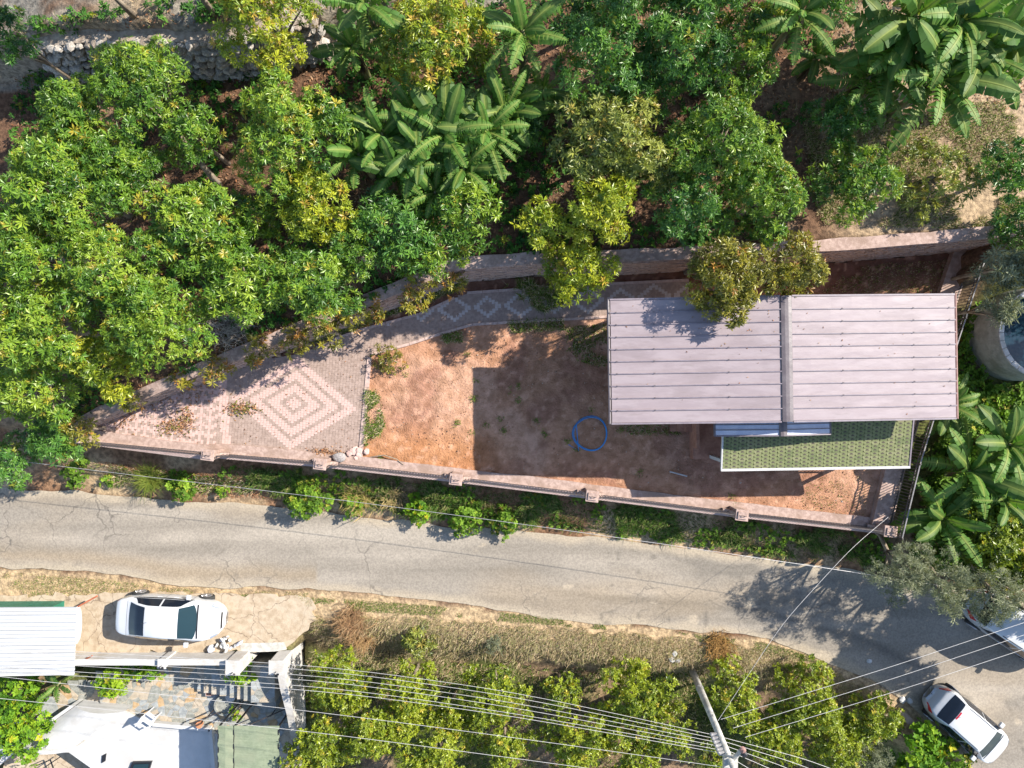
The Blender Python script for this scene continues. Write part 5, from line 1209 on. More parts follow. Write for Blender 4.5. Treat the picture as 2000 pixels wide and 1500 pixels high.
for lvl, (off, hh, th) in enumerate(((.0, .20, .20), (.18, .02, .22), (.38, -.2, .26))):      # stepped arched cornice at the far end
    vv = []; ad = av.normalized()
    for s_ in np.linspace(-.06, 1.06, n + 1):
        z = zr + hh +  .42 * (1 - (2 * min(max(s_, 0), 1) - 1) ** 2)
        for a_, dz in ((off, 0), (off + th, 0), (off + th, -1.2), (off, -1.2)):
            p = Vector(A0) + av + ad * a_ + wv * s_; vv.append((p.x, p.y, z + dz))
    kid(MB().add(vv, [(4 * i + j, 4 * i + 4 + j, 4 * i + 4 + (j + 1) % 4, 4 * i + (j + 1) % 4) for i in range(n) for j in range(4)] + [(0, 1, 2, 3), (4 * n + 3, 4 * n + 2, 4 * n + 1, 4 * n)]).build('cornice', M_OFFW if lvl == 2 else M_WHITE), wh)
kid(strip(MB(), np.array([A0[:2] + np.array([-.02, .02]), (A0 + np.array(av))[:2]]), np.array([A0[:2] + np.array([-.2, .05]), (A0 + np.array(av))[:2] + np.array([-.2, .05])]), -4.5, zr + .12).build('parapet', M_WHITE), wh)
p1 = poly_px([(236, 1388), (262, 1399), (300, 1413), (345, 1416), (412, 1424), (424, 1436), (424, 1560), (150, 1560), (176, 1500), (128, 1466)], -1.7)
kid(MB().prism(p1, -4.6, -1.72).build('flat_roof_block', M_WHITE), wh)
for a, b in (((300, 1413), (412, 1423)), ((412, 1423), (424, 1560))):
    a, b = P(*a, -1.6), P(*b, -1.6); kid(MB().bar(a, b, .16, .24).build('roof_parapet', M_WHITE), wh)
kid(MB().prism(poly_px([(258, 1489), (296, 1488), (286, 1520), (245, 1520)], -1.6), -1.74, -1.6).build('skylight', M_TRIM), wh)
kid(MB().prism(poly_px([(262, 1493), (291, 1492), (283, 1518), (252, 1518)], -1.58), -1.62, -1.57).build('skylight_pane', M_GLASS2), wh)
kid(MB().prism(poly_px([(199, 1476), (207, 1472), (205, 1487), (198, 1491)], -1.66), -1.73, -1.66).build('vent', M_TRIM), wh)
kid(MB().prism(poly_px([(-60, 1470), (40, 1405), (120, 1386), (148, 1384), (60, 1448), (-60, 1540)], -2.4), -4.6, -2.42).build('side_terrace', M_OFFW), wh)
kid(MB().prism(poly_px([(15, 1466), (46, 1452), (172, 1466), (195, 1560), (-10, 1560)], -2.9), -4.6, -2.9).build('porch_floor', M_DRIVE), wh)
# porch furniture seen as thin rods, balustrade
for a, b in (((70, 1496), (98, 1484)), ((85, 1500), (118, 1478)), ((98, 1484), (104, 1500))): kid(MB().bar(P(*a, -2.3), P(*b, -2.3), .04, .04).build('porch_rail', M_TRIM), wh)
# plastic chair
ch = P(292, 1404, -1.4); chair = empty('garden_chair', (ch[0], ch[1], PATIO + .02), R(55), 'white plastic garden chair beside the vaulted roof', 'chair')
MB().box(-.24, .24, -.24, .22, .42, .45).build('seat', M_PLASTIC, chair)
for u in (-.18, -.06, .06, .18): MB().box(u - .045, u + .045, .22, .25, .45, .92).build('back_slat', M_PLASTIC, chair)
MB().box(-.25, .25, .215, .255, .92, 1.0).build('back_rail', M_PLASTIC, chair)
for sx_ in (-1, 1):
    MB().box(sx_ * .26 - .03, sx_ * .26 + .03, -.24, .24, .64, .67).build('armrest', M_PLASTIC, chair)
    for sy_ in (-.21, .2): MB().bar((sx_ * .25, sy_, 0), (sx_ * .24, sy_, .65), .05, .05).build('leg', M_PLASTIC, chair)
# awning
az_ = .55; aw = empty('awning', (-12, -15, PATIO), 0, 'flat green fabric awning with scalloped edges at the bottom left', 'awning')
for x0, x1, py0 in ((425, 456, 1417), (457.5, 546, 1417)):
    a = P(x0, py0, az_); b = P(x1, py0, az_); kk = 40; y1 = -17.5; vv = []; 
    ys = np.linspace(a[1], y1, kk)
    for i, y in enumerate(ys):
        sc = .035 if (i // 2) % 2 else 0; vv += [(a[0] + (sc if x0 < 450 else 0), y, az_ + .02 * math.sin(i)), ((a[0] + b[0]) / 2, y, az_ + .03), (b[0] - (sc if x0 > 450 else 0), y, az_ + .02 * math.cos(i))]
    kid(MB().add(vv, [(3 * i, 3 * i + 3, 3 * i + 4, 3 * i + 1) for i in range(kk - 1)] + [(3 * i + 1, 3 * i + 4, 3 * i + 5, 3 * i + 2) for i in range(kk - 1)]).build('fabric', M_GREENC), aw)
for x in (427, 456.8, 544):
    q = P(x, 1420, az_ - .04); kid(MB().bar((q[0], q[1], az_ - .03), (q[0], -17.5, az_ - .03), .05, .05).build('rafter', M_TRIM), aw); kid(MB().bar((q[0], q[1], PATIO), (q[0], q[1], az_ - .06), .06, .06).build('post', M_TRIM), aw)
# handrails, planter, pots
hr = empty('stair_handrail', (-10.5, -14, PATIO), 0, 'dark iron handrail with posts beside the green awning', 'railing')
for a, b in (((487, 1416, -.9), (568, 1380, -.9)), ((370, 1414, -1.0), (430, 1390, -1.0)), ((445, 1410, -1.0), (470, 1376, -1.0))): kid(MB().tube([P(*a), P(*b)], .025, 6).build('rail', M_IRON), hr)
for q in ((568, 1380), (530, 1397), (405, 1400), (470, 1376)): p = P(*q, -1.0); kid(MB().bar((p[0], p[1], PATIO), (p[0], p[1], -.9), .035, .035).build('post', M_IRON), hr)
p = P(409, 1357, PATIO + .3); pl = empty('planter_box', (p[0], p[1], PATIO), 0, 'white rimmed planter box at the foot of the stairs', 'planter')
MB().box(-.2, .2, -.08, .08, 0, .26).build('box', M_WHITE, pl); MB().box(-.17, .17, -.055, .055, .262, .275).build('soil', M_BRICK, pl)
p = P(450, 1362, PATIO + .4); po = empty('flower_pot', (p[0], p[1], PATIO), 0, 'round dark pot with a white rim on the stone patio', 'pot')
MB().lathe([(.13, 0), (.19, .3), (.2, .38)], n=18).build('pot', M_TRIM, po); MB().lathe([(.2, .38), (.22, .4), (.2, .42), (.17, .41)], n=18).build('rim', M_WHITE, po)
# round stone planter beside the pot
p = P(438, 1378, PATIO + .3); tag(MB().lathe([(.42, 0), (.44, .35), (.36, .36), (.35, .28)], (p[0], p[1], PATIO), 18).build('stone_planter', FLAG[0]), 'low round grey stone planter between patio and awning', 'planter')
p = P(388, 1417, -1.3); tag(MB().lathe([(.1, 0), (.14, .22), (.15, .26)], (p[0], p[1], -1.58), 12).build('clay_pot', M_TERRA), 'small orange clay pot on the parapet of the white house', 'pot')
r = np.random.default_rng(8)
rp = empty('rubble_pile', (*P(437, 1258, .1)[:2], .02), 0, 'heap of white rubbish sacks against the garden wall', 'rubbish')
for k in range(16):
    o = link('sack', ROCKS[k % 8].copy(), rp); o.data.materials[0] = M_WHITE if k % 5 else M_BLUEM; o.location = (r.normal(0, .28), r.normal(0, .13), .1 + .12 * r.random()); s_ = r.uniform(.08, .2); o.scale = (s_, s_ * r.uniform(.6, 1), s_ * .7); o.rotation_euler = r.uniform(0, 6, 3)
WST = ROCKS[1].copy(); WST.materials[0] = M_WHITE
for k, (a, b, s_) in enumerate(((1312, 1268, .14), (1308, 1280, .15), (1320, 1281, .13), (1754, 1360, .16), (1768, 1362, .14), (1690, 1285, .12))):
    q = P(a, b, -.5 if k < 3 else -.3); z = float(height(q[0], q[1])); o = link('pale_stone', WST); o.location = (q[0], q[1], z + .05); o.scale = (s_, s_, s_ * .8); o.rotation_euler = (0, 0, k)
    tag(o, ('pale stone left of the utility pole, topmost of three', 'pale stone left of the utility pole, leftmost of three', 'pale stone left of the utility pole, nearest to the pole', 'left one of two pale stones near the parked hatchback', 'right one of two pale stones near the parked hatchback', 'flat pale stone on the verge at the road bend')[k], 'stone', 'pale stones beside the road')

# ------------------------------------------------------------------ low wall by the hatchback
lw = np.array([P(*q, -.1)[:2] for q in ((1752, 1378), (1805, 1425), (1850, 1462), (1920, 1530))])
tag(strip(MB(), lw, offs(lw, -.28), -1.6, .25).build('low_wall', M_CONC), 'low crumbling concrete wall left of the parked hatchback', 'wall')

# ------------------------------------------------------------------ water tank
tk = empty('water_tank', (20.1, 1.93, .9), 0, 'round concrete water tank with dark water at the right edge', 'tank')
MB().lathe([(1.82, 0), (1.79, .5), (1.81, .52), (1.78, 1.2), (1.80, 1.22), (1.75, 1.84), (1.58, 1.84), (1.58, .2)], n=56).build('tank_wall', M_TANK, tk, smooth=False)
for k in range(34):
    a0, a1 = 6.2832 * k / 34, 6.2832 * (k + .93) / 34; m = MB(); ri, ro = 1.56, 1.74
    m.prism([(ri * math.cos(a0), ri * math.sin(a0)), (ro * math.cos(a0), ro * math.sin(a0)), (ro * math.cos(a1), ro * math.sin(a1)), (ri * math.cos(a1), ri * math.sin(a1))], 1.842, 1.9).build('rim_stone', M_OFFW, tk)
MB().lathe([(1.57, 1.30), (1.57, 1.32)], n=48).build('water', M_WATER, tk)

# ------------------------------------------------------------------ utility pole and wires
b_ = P(1345, 1292, -1.45); t_ = P(1424, 1486, 6.6)
up = empty('utility_pole', (b_[0], b_[1], -1.45), 0, 'tall tapered concrete utility pole leaning beside the citrus trees', 'utility pole')
def kp(o): return kid(o, up)
bz = Vector((b_[0], b_[1], -1.6)); tz_ = Vector((t_[0], t_[1], 7.2)); ax_ = tz_ - bz
kp(MB().tube([bz, bz + ax_ * .5, tz_], [.155, .13, .10], 14).build('shaft', M_CONCG, smooth=True))
for k, f_ in enumerate((.08, .32)): q = bz + ax_ * f_; kp(MB().tube([q, q + ax_.normalized() * .05], .155 - .05 * f_ + .014, 14).build('band', M_STEEL))
q = bz + ax_ * .93; kp(MB().box(q.x - .2, q.x + .24, q.y - 1.0, q.y + .1, q.z - .18, q.z + .02).build('crossarm', M_CONCG))
q2 = Vector(P(1449, 1462, 6.9)); kp(MB().tube([q + Vector((.1, .0, 0)), q2], [.09, .05], 8).build('bracket_arm', M_CONCG))
kp(MB().lathe([(.04, 0), (.1, .05), (.06, .09), (.1, .13), (.05, .17), (.03, .22)], tuple(q2), 12).build('insulator', M_FASCIA))
kp(MB().lathe([(.04, 0), (.1, .05), (.06, .09), (.1, .13), (.05, .17)], tuple(q2 + Vector((.05, -.14, .0))), 12).build('insulator', M_TRIM))
ins_z = [5.0, 5.25, 5.5, 5.75, 6.0, 6.2]
for k, z in enumerate(ins_z):
    q = bz + ax_ * ((z - bz.z) / ax_.z); kp(MB().box(q.x - .3, q.x - .12, q.y - .04, q.y + .1, z - .04, z + .04).lathe([(.03, -.06), (.055, -.03), (.04, 0), (.055, .03), (.03, .07)], (q.x - .3, q.y + .05, z), 10).build('insulator', M_STEEL))
def wire(label, pts, rad=.0075, group='overhead power lines', m=None):
    p = np.array(pts); d = np.r_[0, np.cumsum(np.linalg.norm(np.diff(p, axis=0), axis=1))]; s_ = np.linspace(0, d[-1], 28); q = np.c_[[np.interp(s_, d, p[:, k]) for k in range(3)]].T
    for _ in range(6): q[1:-1] = (q[:-2] + 2 * q[1:-1] + q[2:]) / 4
    o = MB().tube([tuple(x) for x in q], rad, 5).build('power_line', m or M_WIRE); return tag(o, label, 'cable', group)
LBL = ['topmost of the six close power lines running left from the pole', 'second from top of the six close power lines left of the pole', 'third of the six close power lines left of the pole', 'fourth of the six close power lines left of the pole', 'fifth of the six close power lines left of the pole', 'lowest of the six close power lines left of the pole']
offl = [0, 8, 19, 28, 40, 48]; offr = [0, 10, 22, 33, 44, 48]
for k in range(6):
    z = ins_z[k]; q = bz + ax_ * ((z - bz.z) / ax_.z); qe = (q.x - .3, q.y + .05, z)
    wire(LBL[k], [P(-120, 1255 + offl[k], z), P(140, 1272 + offl[k], z - .1), P(350, 1284 + offl[k], z - .2), P(650, 1302 + offl[k], z - .25), P(1000, 1350 + (offl[k] + offr[k]) / 2, z - .2), qe])
wire('single power line below the six close ones at the left', [P(-120, 1308, 6.3), P(240, 1348, 6.2), P(650, 1394, 6.2), P(1000, 1440, 6.3), P(1350, 1489, 6.5), P(1424, 1500, 6.8)])
wire('lowest power line crossing the bottom left corner', [P(-120, 1352, 6.3), P(120, 1376, 6.3), P(650, 1434, 6.3), P(1140, 1499, 6.4), P(1300, 1522, 6.6)])
for k, (lab, e) in enumerate((('upper of the lines running down right from the pole', (1740, 1545)), ('second of the lines running down right from the pole', (1700, 1548)), ('third of the lines running down right from the pole', (1650, 1548)), ('fourth of the lines running down right from the pole', (1600, 1545)), ('lowest of the lines running down right from the pole', (1540, 1545)))):
    z = ins_z[k]; q = bz + ax_ * ((z - bz.z) / ax_.z); wire(lab, [(q.x - .3, q.y + .05, z), P((1400 + e[0]) / 2, (1412 + k * 12 + e[1]) / 2 + 3, z), P(*e, z)])
for k, (lab, a, e) in enumerate((('upper of three lines crossing the road to the right edge', (1408, 1405), (2060, 1196)), ('middle of three lines crossing the road to the right edge', (1432, 1422), (2060, 1220)), ('lower of three lines crossing the road to the right edge', (1455, 1440), (2060, 1248)))):
    wire(lab, [P(*a, 5.6), P((a[0] + e[0]) / 2, (a[1] + e[1]) / 2 + 4, 5.5), P(*e, 5.6)])
wire('thin service cable from the pole across the road to the plot', [P(1402, 1408, 5.2), P(1530, 1215, 4.4), P(1665, 1068, 3.5), P(1735, 1010, 3.0)], .0065, None)
wire('long telephone cable along the uphill side of the road', [P(-120, 880, 3.4), P(0, 896, 3.4), P(230, 925, 3.3), P(540, 960, 3.2), P(930, 1011, 3.1), P(1300, 1063, 3.1), P(1700, 1122, 3.2), P(2100, 1186, 3.3)], .009, None, M_STEEL)

# ------------------------------------------------------------------ things lying in the yard
c = P(1152, 846, YARD); pts = []
for a in np.linspace(0, 4 * math.pi, 70):
    rr = .66 + .03 * math.sin(a * .5) + .02 * math.sin(a * 3); pts.append((c[0] + rr * math.cos(a + 2.6) + .03 * (a > 6.28), c[1] + rr * math.sin(a + 2.6) * 1.0 - .02 * (a > 6.28), YARD + .035 + .03 * (a > 6.28)))
pts += [tuple(P(1130, 880, YARD + .05)), tuple(P(1110, 868, YARD + .03))]
tag(MB().tube(pts, .017, 6).build('garden_hose', M_HOSE, smooth=True), 'blue garden hose coiled on the bare earth', 'hose')
tag(MB().tube([P(1308, 921, YARD + .04), P(1342, 930, YARD + .04)], .03, 8).build('pipe', M_WIRE), 'short white pipe lying on the shaded earth', 'pipe')
tag(MB().tube([P(722, 893, YARD + .05), P(750, 889, YARD + .12), P(775, 897, YARD + .12), P(788, 908, YARD + .1)], [.02, .025, .02, .01], 6).build('dead_branch', M_BARK), 'curved dead branch lying beside the front wall', 'branch')
sk = ROCKS[3].copy(); sk.materials[0] = M_GREYBAG; o = link('grey_sack', sk); o.location = P(662, 893, YARD + .25); o.scale = (.36, .24, .28); o.modifiers.new('s', 'SUBSURF').levels = 2; o.modifiers['s'].render_levels = 2
tag(o, 'crumpled grey sack on the front wall beside a pillar', 'sack')
rp = empty('broken_slabs', (*P(692, 884, YARD)[:2], YARD), 0, 'heap of pale broken slabs in the corner of the paving', 'rubble')
r = np.random.default_rng(31)
for k in range(11):
    o = link('slab_piece', ROCKS[k % 8].copy(), rp); o.data.materials[0] = M_PINK; o.location = (r.normal(0, .25), r.normal(0, .12), .05 + .05 * r.random()); s_ = r.uniform(.08, .18); o.scale = (s_, s_, .06); o.rotation_euler = (r.uniform(-.3, .3), r.uniform(-.3, .3), r.uniform(0, 6))
def leafpile(label, px, py, rx_, ry_, n, seed, green=0.0):
    r = np.random.default_rng(seed); c = P(px, py, YARD); k = F / (H - YARD); p = r.normal(0, .42, (n, 2)); h = np.exp(-(p ** 2).sum(1) * 1.5)
    pos = np.c_[c[0] + p[:, 0] * rx_ / k, c[1] + p[:, 1] * ry_ / k, YARD + .03 + .10 * h * r.random(n)]
    col = LIT[r.integers(0, len(LIT), n)] * 1.15 * r.uniform(.7, 1.3, (n, 1)); g_ = r.random(n) < green; col[g_] = np.array([.14, .15, .03]) * r.uniform(.7, 1.3, (int(g_.sum()), 1))
    V, T, C_ = flat_leaves(pos, .11, col, r, .5); return tag(link('leaf_pile', mesh_tris('leaf_pile', V, T, M_DRY, C_)), label, 'leaf pile', 'heaps of dry leaves on the paving', 'stuff')
leafpile('reddish leaf pile nearest the left tip of the paving', 238, 800, 62, 42, 420, 1)
leafpile('brown leaf pile in the middle of the patterned pavers', 338, 832, 34, 18, 260, 2, .15); leafpile('rounded brown leaf pile right of the middle one', 362, 822, 26, 32, 260, 12, .2)
leafpile('small green and brown leaf pile beside the diamond paving', 472, 799, 38, 17, 300, 3, .35)
leafpile('orange leaf pile beside the grey sack', 636, 884, 40, 12, 220, 4)
leafpile('scattered leaf pile in the shade of the diagonal wall', 300, 775, 60, 30, 160, 5); leafpile('thin leaf scatter by the upper edge of the pavers', 380, 760, 70, 36, 170, 6)

# ------------------------------------------------------------------ verge plants, weeds and grass
G6 = 'roadside shrubs below the front wall'
for lab, px, py, rp, zc, sp, bi in (('roadside shrub right of the fountain grass', 352, 946, 40, .55, 'weed', .0), ('largest leafy roadside shrub at the left', 600, 972, 54, .6, 'weed', .12), ('tiny roadside shrub left of the fountain grass', 208, 938, 17, .35, 'weed', .1), ('tiny roadside shrub between the two leafy ones', 432, 956, 15, .35, 'weed', .1),
    ('creeping roadside shrub spilling onto the asphalt', 905, 1012, 46, .5, 'weed', .08), ('low roadside shrub between the dry reeds and the creeper', 815, 992, 34, .5, 'vine', .0), ('shaded roadside shrub right of the creeper', 985, 1016, 42, .5, 'weed', -.1), ('roadside shrub left of the dry reeds', 690, 985, 30, .5, 'weed', .05), ('shrub near the left end of the road verge', 150, 925, 34, .5, 'weed', -.1)):
    tree(lab, px, py, rp, zc, sp, 'shrub', G6, 'roadside_shrub', bias=bi, flat=.6, size=.105, dens=330)
tree('leafy weed bush at the corner of the paving in the yard', 757, 700, 36, YARD + .3, 'hedge', 'shrub', name='weed_bush', bias=-.05, size=.11, dens=200, base=YARD, flat=.6)
tree('dense green shrub at the left edge below the white shed', 42, 1418, 74, -.9, 'vine', 'shrub', name='garden_shrub', bias=-.05, size=.15, dens=150)
tree('green shrub under the lower edge of the white shed', 30, 1352, 44, -.8, 'vine', 'shrub', name='garden_shrub', bias=.0, size=.15, dens=150)
tree('golden shrub at the corner of the stone patio', 222, 1334, 36, -1.0, 'vine', 'shrub', name='garden_shrub', bias=.35, size=.12, dens=220)
tree('low green hedge along the garden wall', 300, 1304, 28, -1.2, 'vine', 'shrub', name='garden_hedge', bias=.1, size=.12, dens=200); tree('low green hedge nearer the stairs', 262, 1308, 24, -1.2, 'vine', 'shrub', name='garden_hedge', bias=.1, size=.12, dens=200)
tree('bright climbing shrub over the top of the garden stairs', 472, 1312, 32, -.1, 'vine', 'shrub', name='climbing_shrub', bias=.3, size=.12, dens=220); tree('bluish shrub outside the garden wall', 590, 1318, 22, -.4, 'olive', 'shrub', name='garden_shrub', bias=.0, size=.12)
tree('small yellow green shrub beside the awning', 460, 1395, 16, -1.2, 'vine', 'shrub', name='garden_shrub', bias=.4, size=.1, dens=200)
banana('young banana plant below the white shed', 112, 1338, -.3, .95, 7, 'banana plants', dry=0)
tree('pale green palm like shrub on the dry bank', 820, 1248, 42, -.2, 'avo_o', 'shrub', name='bank_shrub', bias=.2, size=.22, dens=120); tree('small conifer shrub on the dry bank', 966, 1252, 28, -.2, 'olive', 'shrub', name='bank_shrub', bias=.1, size=.16)

r = np.random.default_rng(55)
STRAW = [(.46, .36, .22), (.40, .30, .18), (.52, .42, .28), (.36, .26, .15), (.36, .33, .16)]; GREENS = [(.08, .15, .02), (.13, .20, .03), (.18, .24, .04), (.06, .12, .02)]
bank = ragged(poly_px([(625, 1200), (800, 1196), (1000, 1210), (1250, 1232), (1400, 1248), (1500, 1262), (1600, 1290), (1690, 1340), (1760, 1400), (1700, 1420), (1600, 1350), (1480, 1320), (1330, 1305), (1100, 1300), (900, 1305), (760, 1300), (640, 1290), (605, 1240)], -.5), .3, .22)
grass('dry_grass', 'dry straw coloured grass on the bank below the road', bank, 34000, .17, STRAW + [(.30, .28, .13), (.24, .24, .09)], r, 1.1, .008)
grass('dry_grass', 'taller pale tufts of dead grass on the bank below the road', bank, 9000, .34, STRAW[:3] + [(.30, .28, .13), (.22, .24, .08)], r, .9, .007, clump=(.7, 23, .48))
grass('dry_grass', 'rough dry grass at the edge of the citrus orchard', ragged(poly_px([(610, 1280), (900, 1290), (1330, 1290), (1500, 1310), (1500, 1345), (1000, 1330), (610, 1330)], -1.3), .3, .2), 7000, .3, STRAW[1:] + GREENS[:2], r, 1.0, .009, clump=(.8, 29, .5))
grass('verge_grass', 'thin green grass strip along the lower road edge', poly_px([(450, 1160), (700, 1172), (900, 1188), (1200, 1218), (1400, 1244), (1500, 1256), (1620, 1292), (1620, 1300), (1400, 1258), (1200, 1232), (900, 1206), (650, 1190), (450, 1170)], 0), 9000, .10, GREENS + STRAW[:2], r, 1.0, .008, clump=(1.2, 3, .45))
grass('verge_grass', 'tufts of grass and straw above the white car', poly_px([(0, 1118), (200, 1132), (330, 1148), (600, 1158), (600, 1166), (240, 1158), (0, 1172)], 0), 6000, .10, STRAW + GREENS[:2], r, 1.0, .008, clump=(.8, 5, .45))
grass('drive_grass', 'dry weeds along the foot of the garden wall', poly_px([(150, 1255), (320, 1258), (320, 1270), (150, 1272)], 0), 1600, .10, STRAW + GREENS[:1], r, 1.0, .008, clump=(.5, 5, .4))
vp = ragged(poly_px([(430, 905), (900, 946), (1200, 982), (1450, 1015), (1730, 1050), (1740, 1104), (1600, 1098), (1400, 1070), (1150, 1040), (900, 1018), (700, 990), (540, 964), (430, 930)], .4), .3, .2)
grass('roadside_weeds', 'short shaded weeds between the front wall and the road', vp, 14000, .14, [(.05, .095, .02), (.08, .13, .025), (.12, .17, .03), (.26, .22, .12), (.20, .15, .08)], r, 1.0, .012, m=M_LEAFM)  # greens darkened, shade of the strip put into the blade colour
grass('roadside_weeds', 'taller tufts of shaded weeds between the front wall and the road', vp, 11000, .42, [(.06, .12, .02), (.09, .16, .03), (.14, .20, .035), (.24, .22, .09)], r, .9, .014, m=M_LEAFM, clump=(.8, 41, .5))
pq = scatter(vp, 2600, r); kq = fbm(pq[:, 0], pq[:, 1], .9, 47) > .52; pq = pq[kq]; nq = len(pq); hz = height(pq[:, 0], pq[:, 1]) + r.uniform(.03, .3, nq)
V, T, C_ = sprays(np.c_[pq, hz], np.array([0, 0, 1.0]) + r.normal(0, .4, (nq, 3)), r.uniform(.055, .11, nq), shade_cols('weed', nq, -.05, r, .06), TPL['weed'], r)
tag(link('roadside_weeds', mesh_tris('roadside_weeds', V, T, M_LEAFM, C_)), 'broad leaved weeds and creepers below the front wall', 'weeds', None, 'stuff')
grass('roadside_weeds', 'grass and dry stems on the left part of the upper verge', poly_px([(190, 905), (540, 945), (540, 975), (200, 950)], .4), 2600, .26, GREENS[:3] + STRAW[:3], r, .9, .012, clump=(.8, 9, .5))
grass('orchard_grass', 'patchy grass under the citrus trees', poly_px([(600, 1290), (1330, 1300), (1700, 1420), (1720, 1520), (560, 1520)], -1.5), 16000, .22, GREENS + STRAW[:2], r, .9, .012, clump=(1.5, 11, .42), m=M_LEAFM)
grass('straw_grass', 'dry straw grass on the open ground at the upper right', poly_px([(1560, 210), (1980, 200), (1990, 450), (1600, 440)], 4.3), 20000, .2, STRAW + GREENS, r, 1.0, .009, clump=(1.4, 13, .40))
grass('yard_grass', 'weeds in the narrow strip behind the house', poly_px([(1590, 525), (1880, 505), (1860, 572), (1560, 574)], YARD), 2400, .12, STRAW[:3] + GREENS + [(.10, .06, .03)], r, 1.0, .008, zf=lambda x, y: x * 0 + YARD, clump=(.9, 4, .38))
zy = lambda x, y: x * 0 + YARD - .01
for lab, pl, n, hh in (('green grass tufts along the paving kerb', [(716, 760), (740, 770), (752, 830), (735, 866), (714, 868)], 1500, .26), ('grass clump hanging over the paved path', [(985, 552), (1110, 545), (1120, 585), (1060, 610), (1010, 580)], 2600, .42), ('grass tufts below the paved path', [(990, 626), (1100, 622), (1105, 645), (1000, 650)], 900, .2), ('grass tufts left of the path tufts', [(860, 655), (905, 645), (905, 668), (870, 672)], 500, .18), ('dark weeds beside the left end of the house', [(1100, 640), (1188, 630), (1188, 720), (1110, 700)], 1500, .16),
                       ('weeds at the foot of the house front', [(1215, 828), (1330, 828), (1330, 850), (1230, 850)], 700, .16), ('weeds between the diagonal wall and the path', [(560, 690), (700, 640), (900, 565), (900, 552), (760, 612), (560, 682)], 2600, .2), ('weeds on the bare earth below the veranda', [(1560, 935), (1690, 930), (1690, 1005), (1570, 1000)], 500, .08)):
    grass('yard_weeds', lab, poly_px(pl, YARD), n, hh, GREENS + STRAW[1:3], r, .95, .01, zf=zy, clump=(.45, 17, .42) if n > 1000 else None)
p = scatter(poly_px([(730, 690), (1180, 640), (1400, 860), (1680, 1000), (1400, 990), (900, 920), (712, 890)], YARD), 26, r); q = []
for a in p: q += [a + r.normal(0, .07, 2) for _ in range(int(r.integers(18, 50)))]
q = np.array(q); n = len(q); V, T, C_ = blades(np.c_[q, np.full(n, YARD - .01)], r.uniform(.06, .16, n), np.full(n, 1.0), np.array(GREENS)[r.integers(0, 4, n)] * 1.1, r, .009)
tag(link('yard_weeds', mesh_tris('yard_weeds', V, T, M_LEAFM, C_)), 'scattered small weed tufts on the bare red earth', 'grass', None, 'stuff')
def tuft(name, label, px, py, z, n, hh, spread, pal, cat, lean=1.0, wd=.012, m=None):
    c = P(px, py, z); g0 = float(height(c[0], c[1])); pos = np.c_[c[0] + r.normal(0, spread, n), c[1] + r.normal(0, spread, n), np.full(n, g0 - .03)]; pa = np.array(pal)
    V, T, C_ = blades(pos, hh * r.uniform(.5, 1.15, n), np.full(n, lean), pa[r.integers(0, len(pa), n)] * r.uniform(.8, 1.2, (n, 1)), r, wd); return tag(link(name, mesh_tris(name, V, T, m or M_LEAFM, C_)), label, cat)
tuft('fountain_grass', 'arching yellow green fountain grass clump on the road verge', 293, 936, .6, 500, .85, .14, [(.16, .20, .03), (.21, .23, .04), (.12, .17, .03)], 'grass clump', 1.2, .011)
tuft('dry_reeds', 'dry golden reed clump on the road verge', 700, 972, .6, 420, .8, .22, [(.45, .33, .14), (.36, .27, .10), (.22, .22, .05)], 'reeds', 1.0, .012, M_DRY)
tuft('dry_reeds', 'smaller dry reed clump right of the golden one', 762, 972, .5, 260, .6, .18, [(.40, .30, .14), (.3, .25, .1)], 'reeds', 1.0, .012, M_DRY)
tuft('dry_bush', 'brown dead bush at the end of the driveway', 688, 1212, 0, 700, .75, .28, [(.33, .20, .10), (.26, .15, .08), (.40, .27, .15)], 'dead bush', 1.0, .01, M_DRY)
tuft('dry_bush', 'second brown dead bush just below the first', 705, 1248, -.3, 450, .6, .25, [(.33, .20, .10), (.36, .24, .11)], 'dead bush', 1.0, .01, M_DRY)
tuft('dry_bush', 'rusty brown dead bush above the utility pole', 1398, 1256, -.3, 500, .6, .26, [(.34, .20, .07), (.28, .16, .06)], 'dead bush', 1.0, .012, M_DRY)
tuft('brush_heap', 'pale heap of dry twigs between avocado trees above the wall', 455, 640, 3.6, 500, .5, .4, [(.36, .32, .28), (.26, .22, .19), (.45, .40, .34)], 'brush heap', 1.3, .012, M_DRY)['kind'] = 'stuff'
pp = scatter(poly_px([(-60, 100), (2060, -40), (2060, 200), (1600, 300), (1500, 480), (900, 500), (500, 680), (-60, 860)], 4.0), 20000, r)
pos = np.c_[pp, height(pp[:, 0], pp[:, 1]) + .015 + .03 * r.random(len(pp))]
V, T, C_ = flat_leaves(pos, .12, LIT[r.integers(0, len(LIT), len(pp))] * r.uniform(.6, 1.25, (len(pp), 1)), r, .3)
tag(link('leaf_litter', mesh_tris('leaf_litter', V, T, M_DRY, C_)), 'brown fallen leaves under the avocado trees', 'leaf litter', None, 'stuff')
pp = scatter(poly_px([(190, 900), (540, 942), (545, 975), (400, 975), (250, 940)], .4), 1800, r); pos = np.c_[pp, height(pp[:, 0], pp[:, 1]) + .02]
V, T, C_ = flat_leaves(pos, .09, LIT[r.integers(0, 3, len(pp))] * 1.2, r, .3); tag(link('leaf_litter', mesh_tris('leaf_litter', V, T, M_DRY, C_)), 'reddish fallen leaves on the left road verge', 'leaf litter', None, 'stuff')

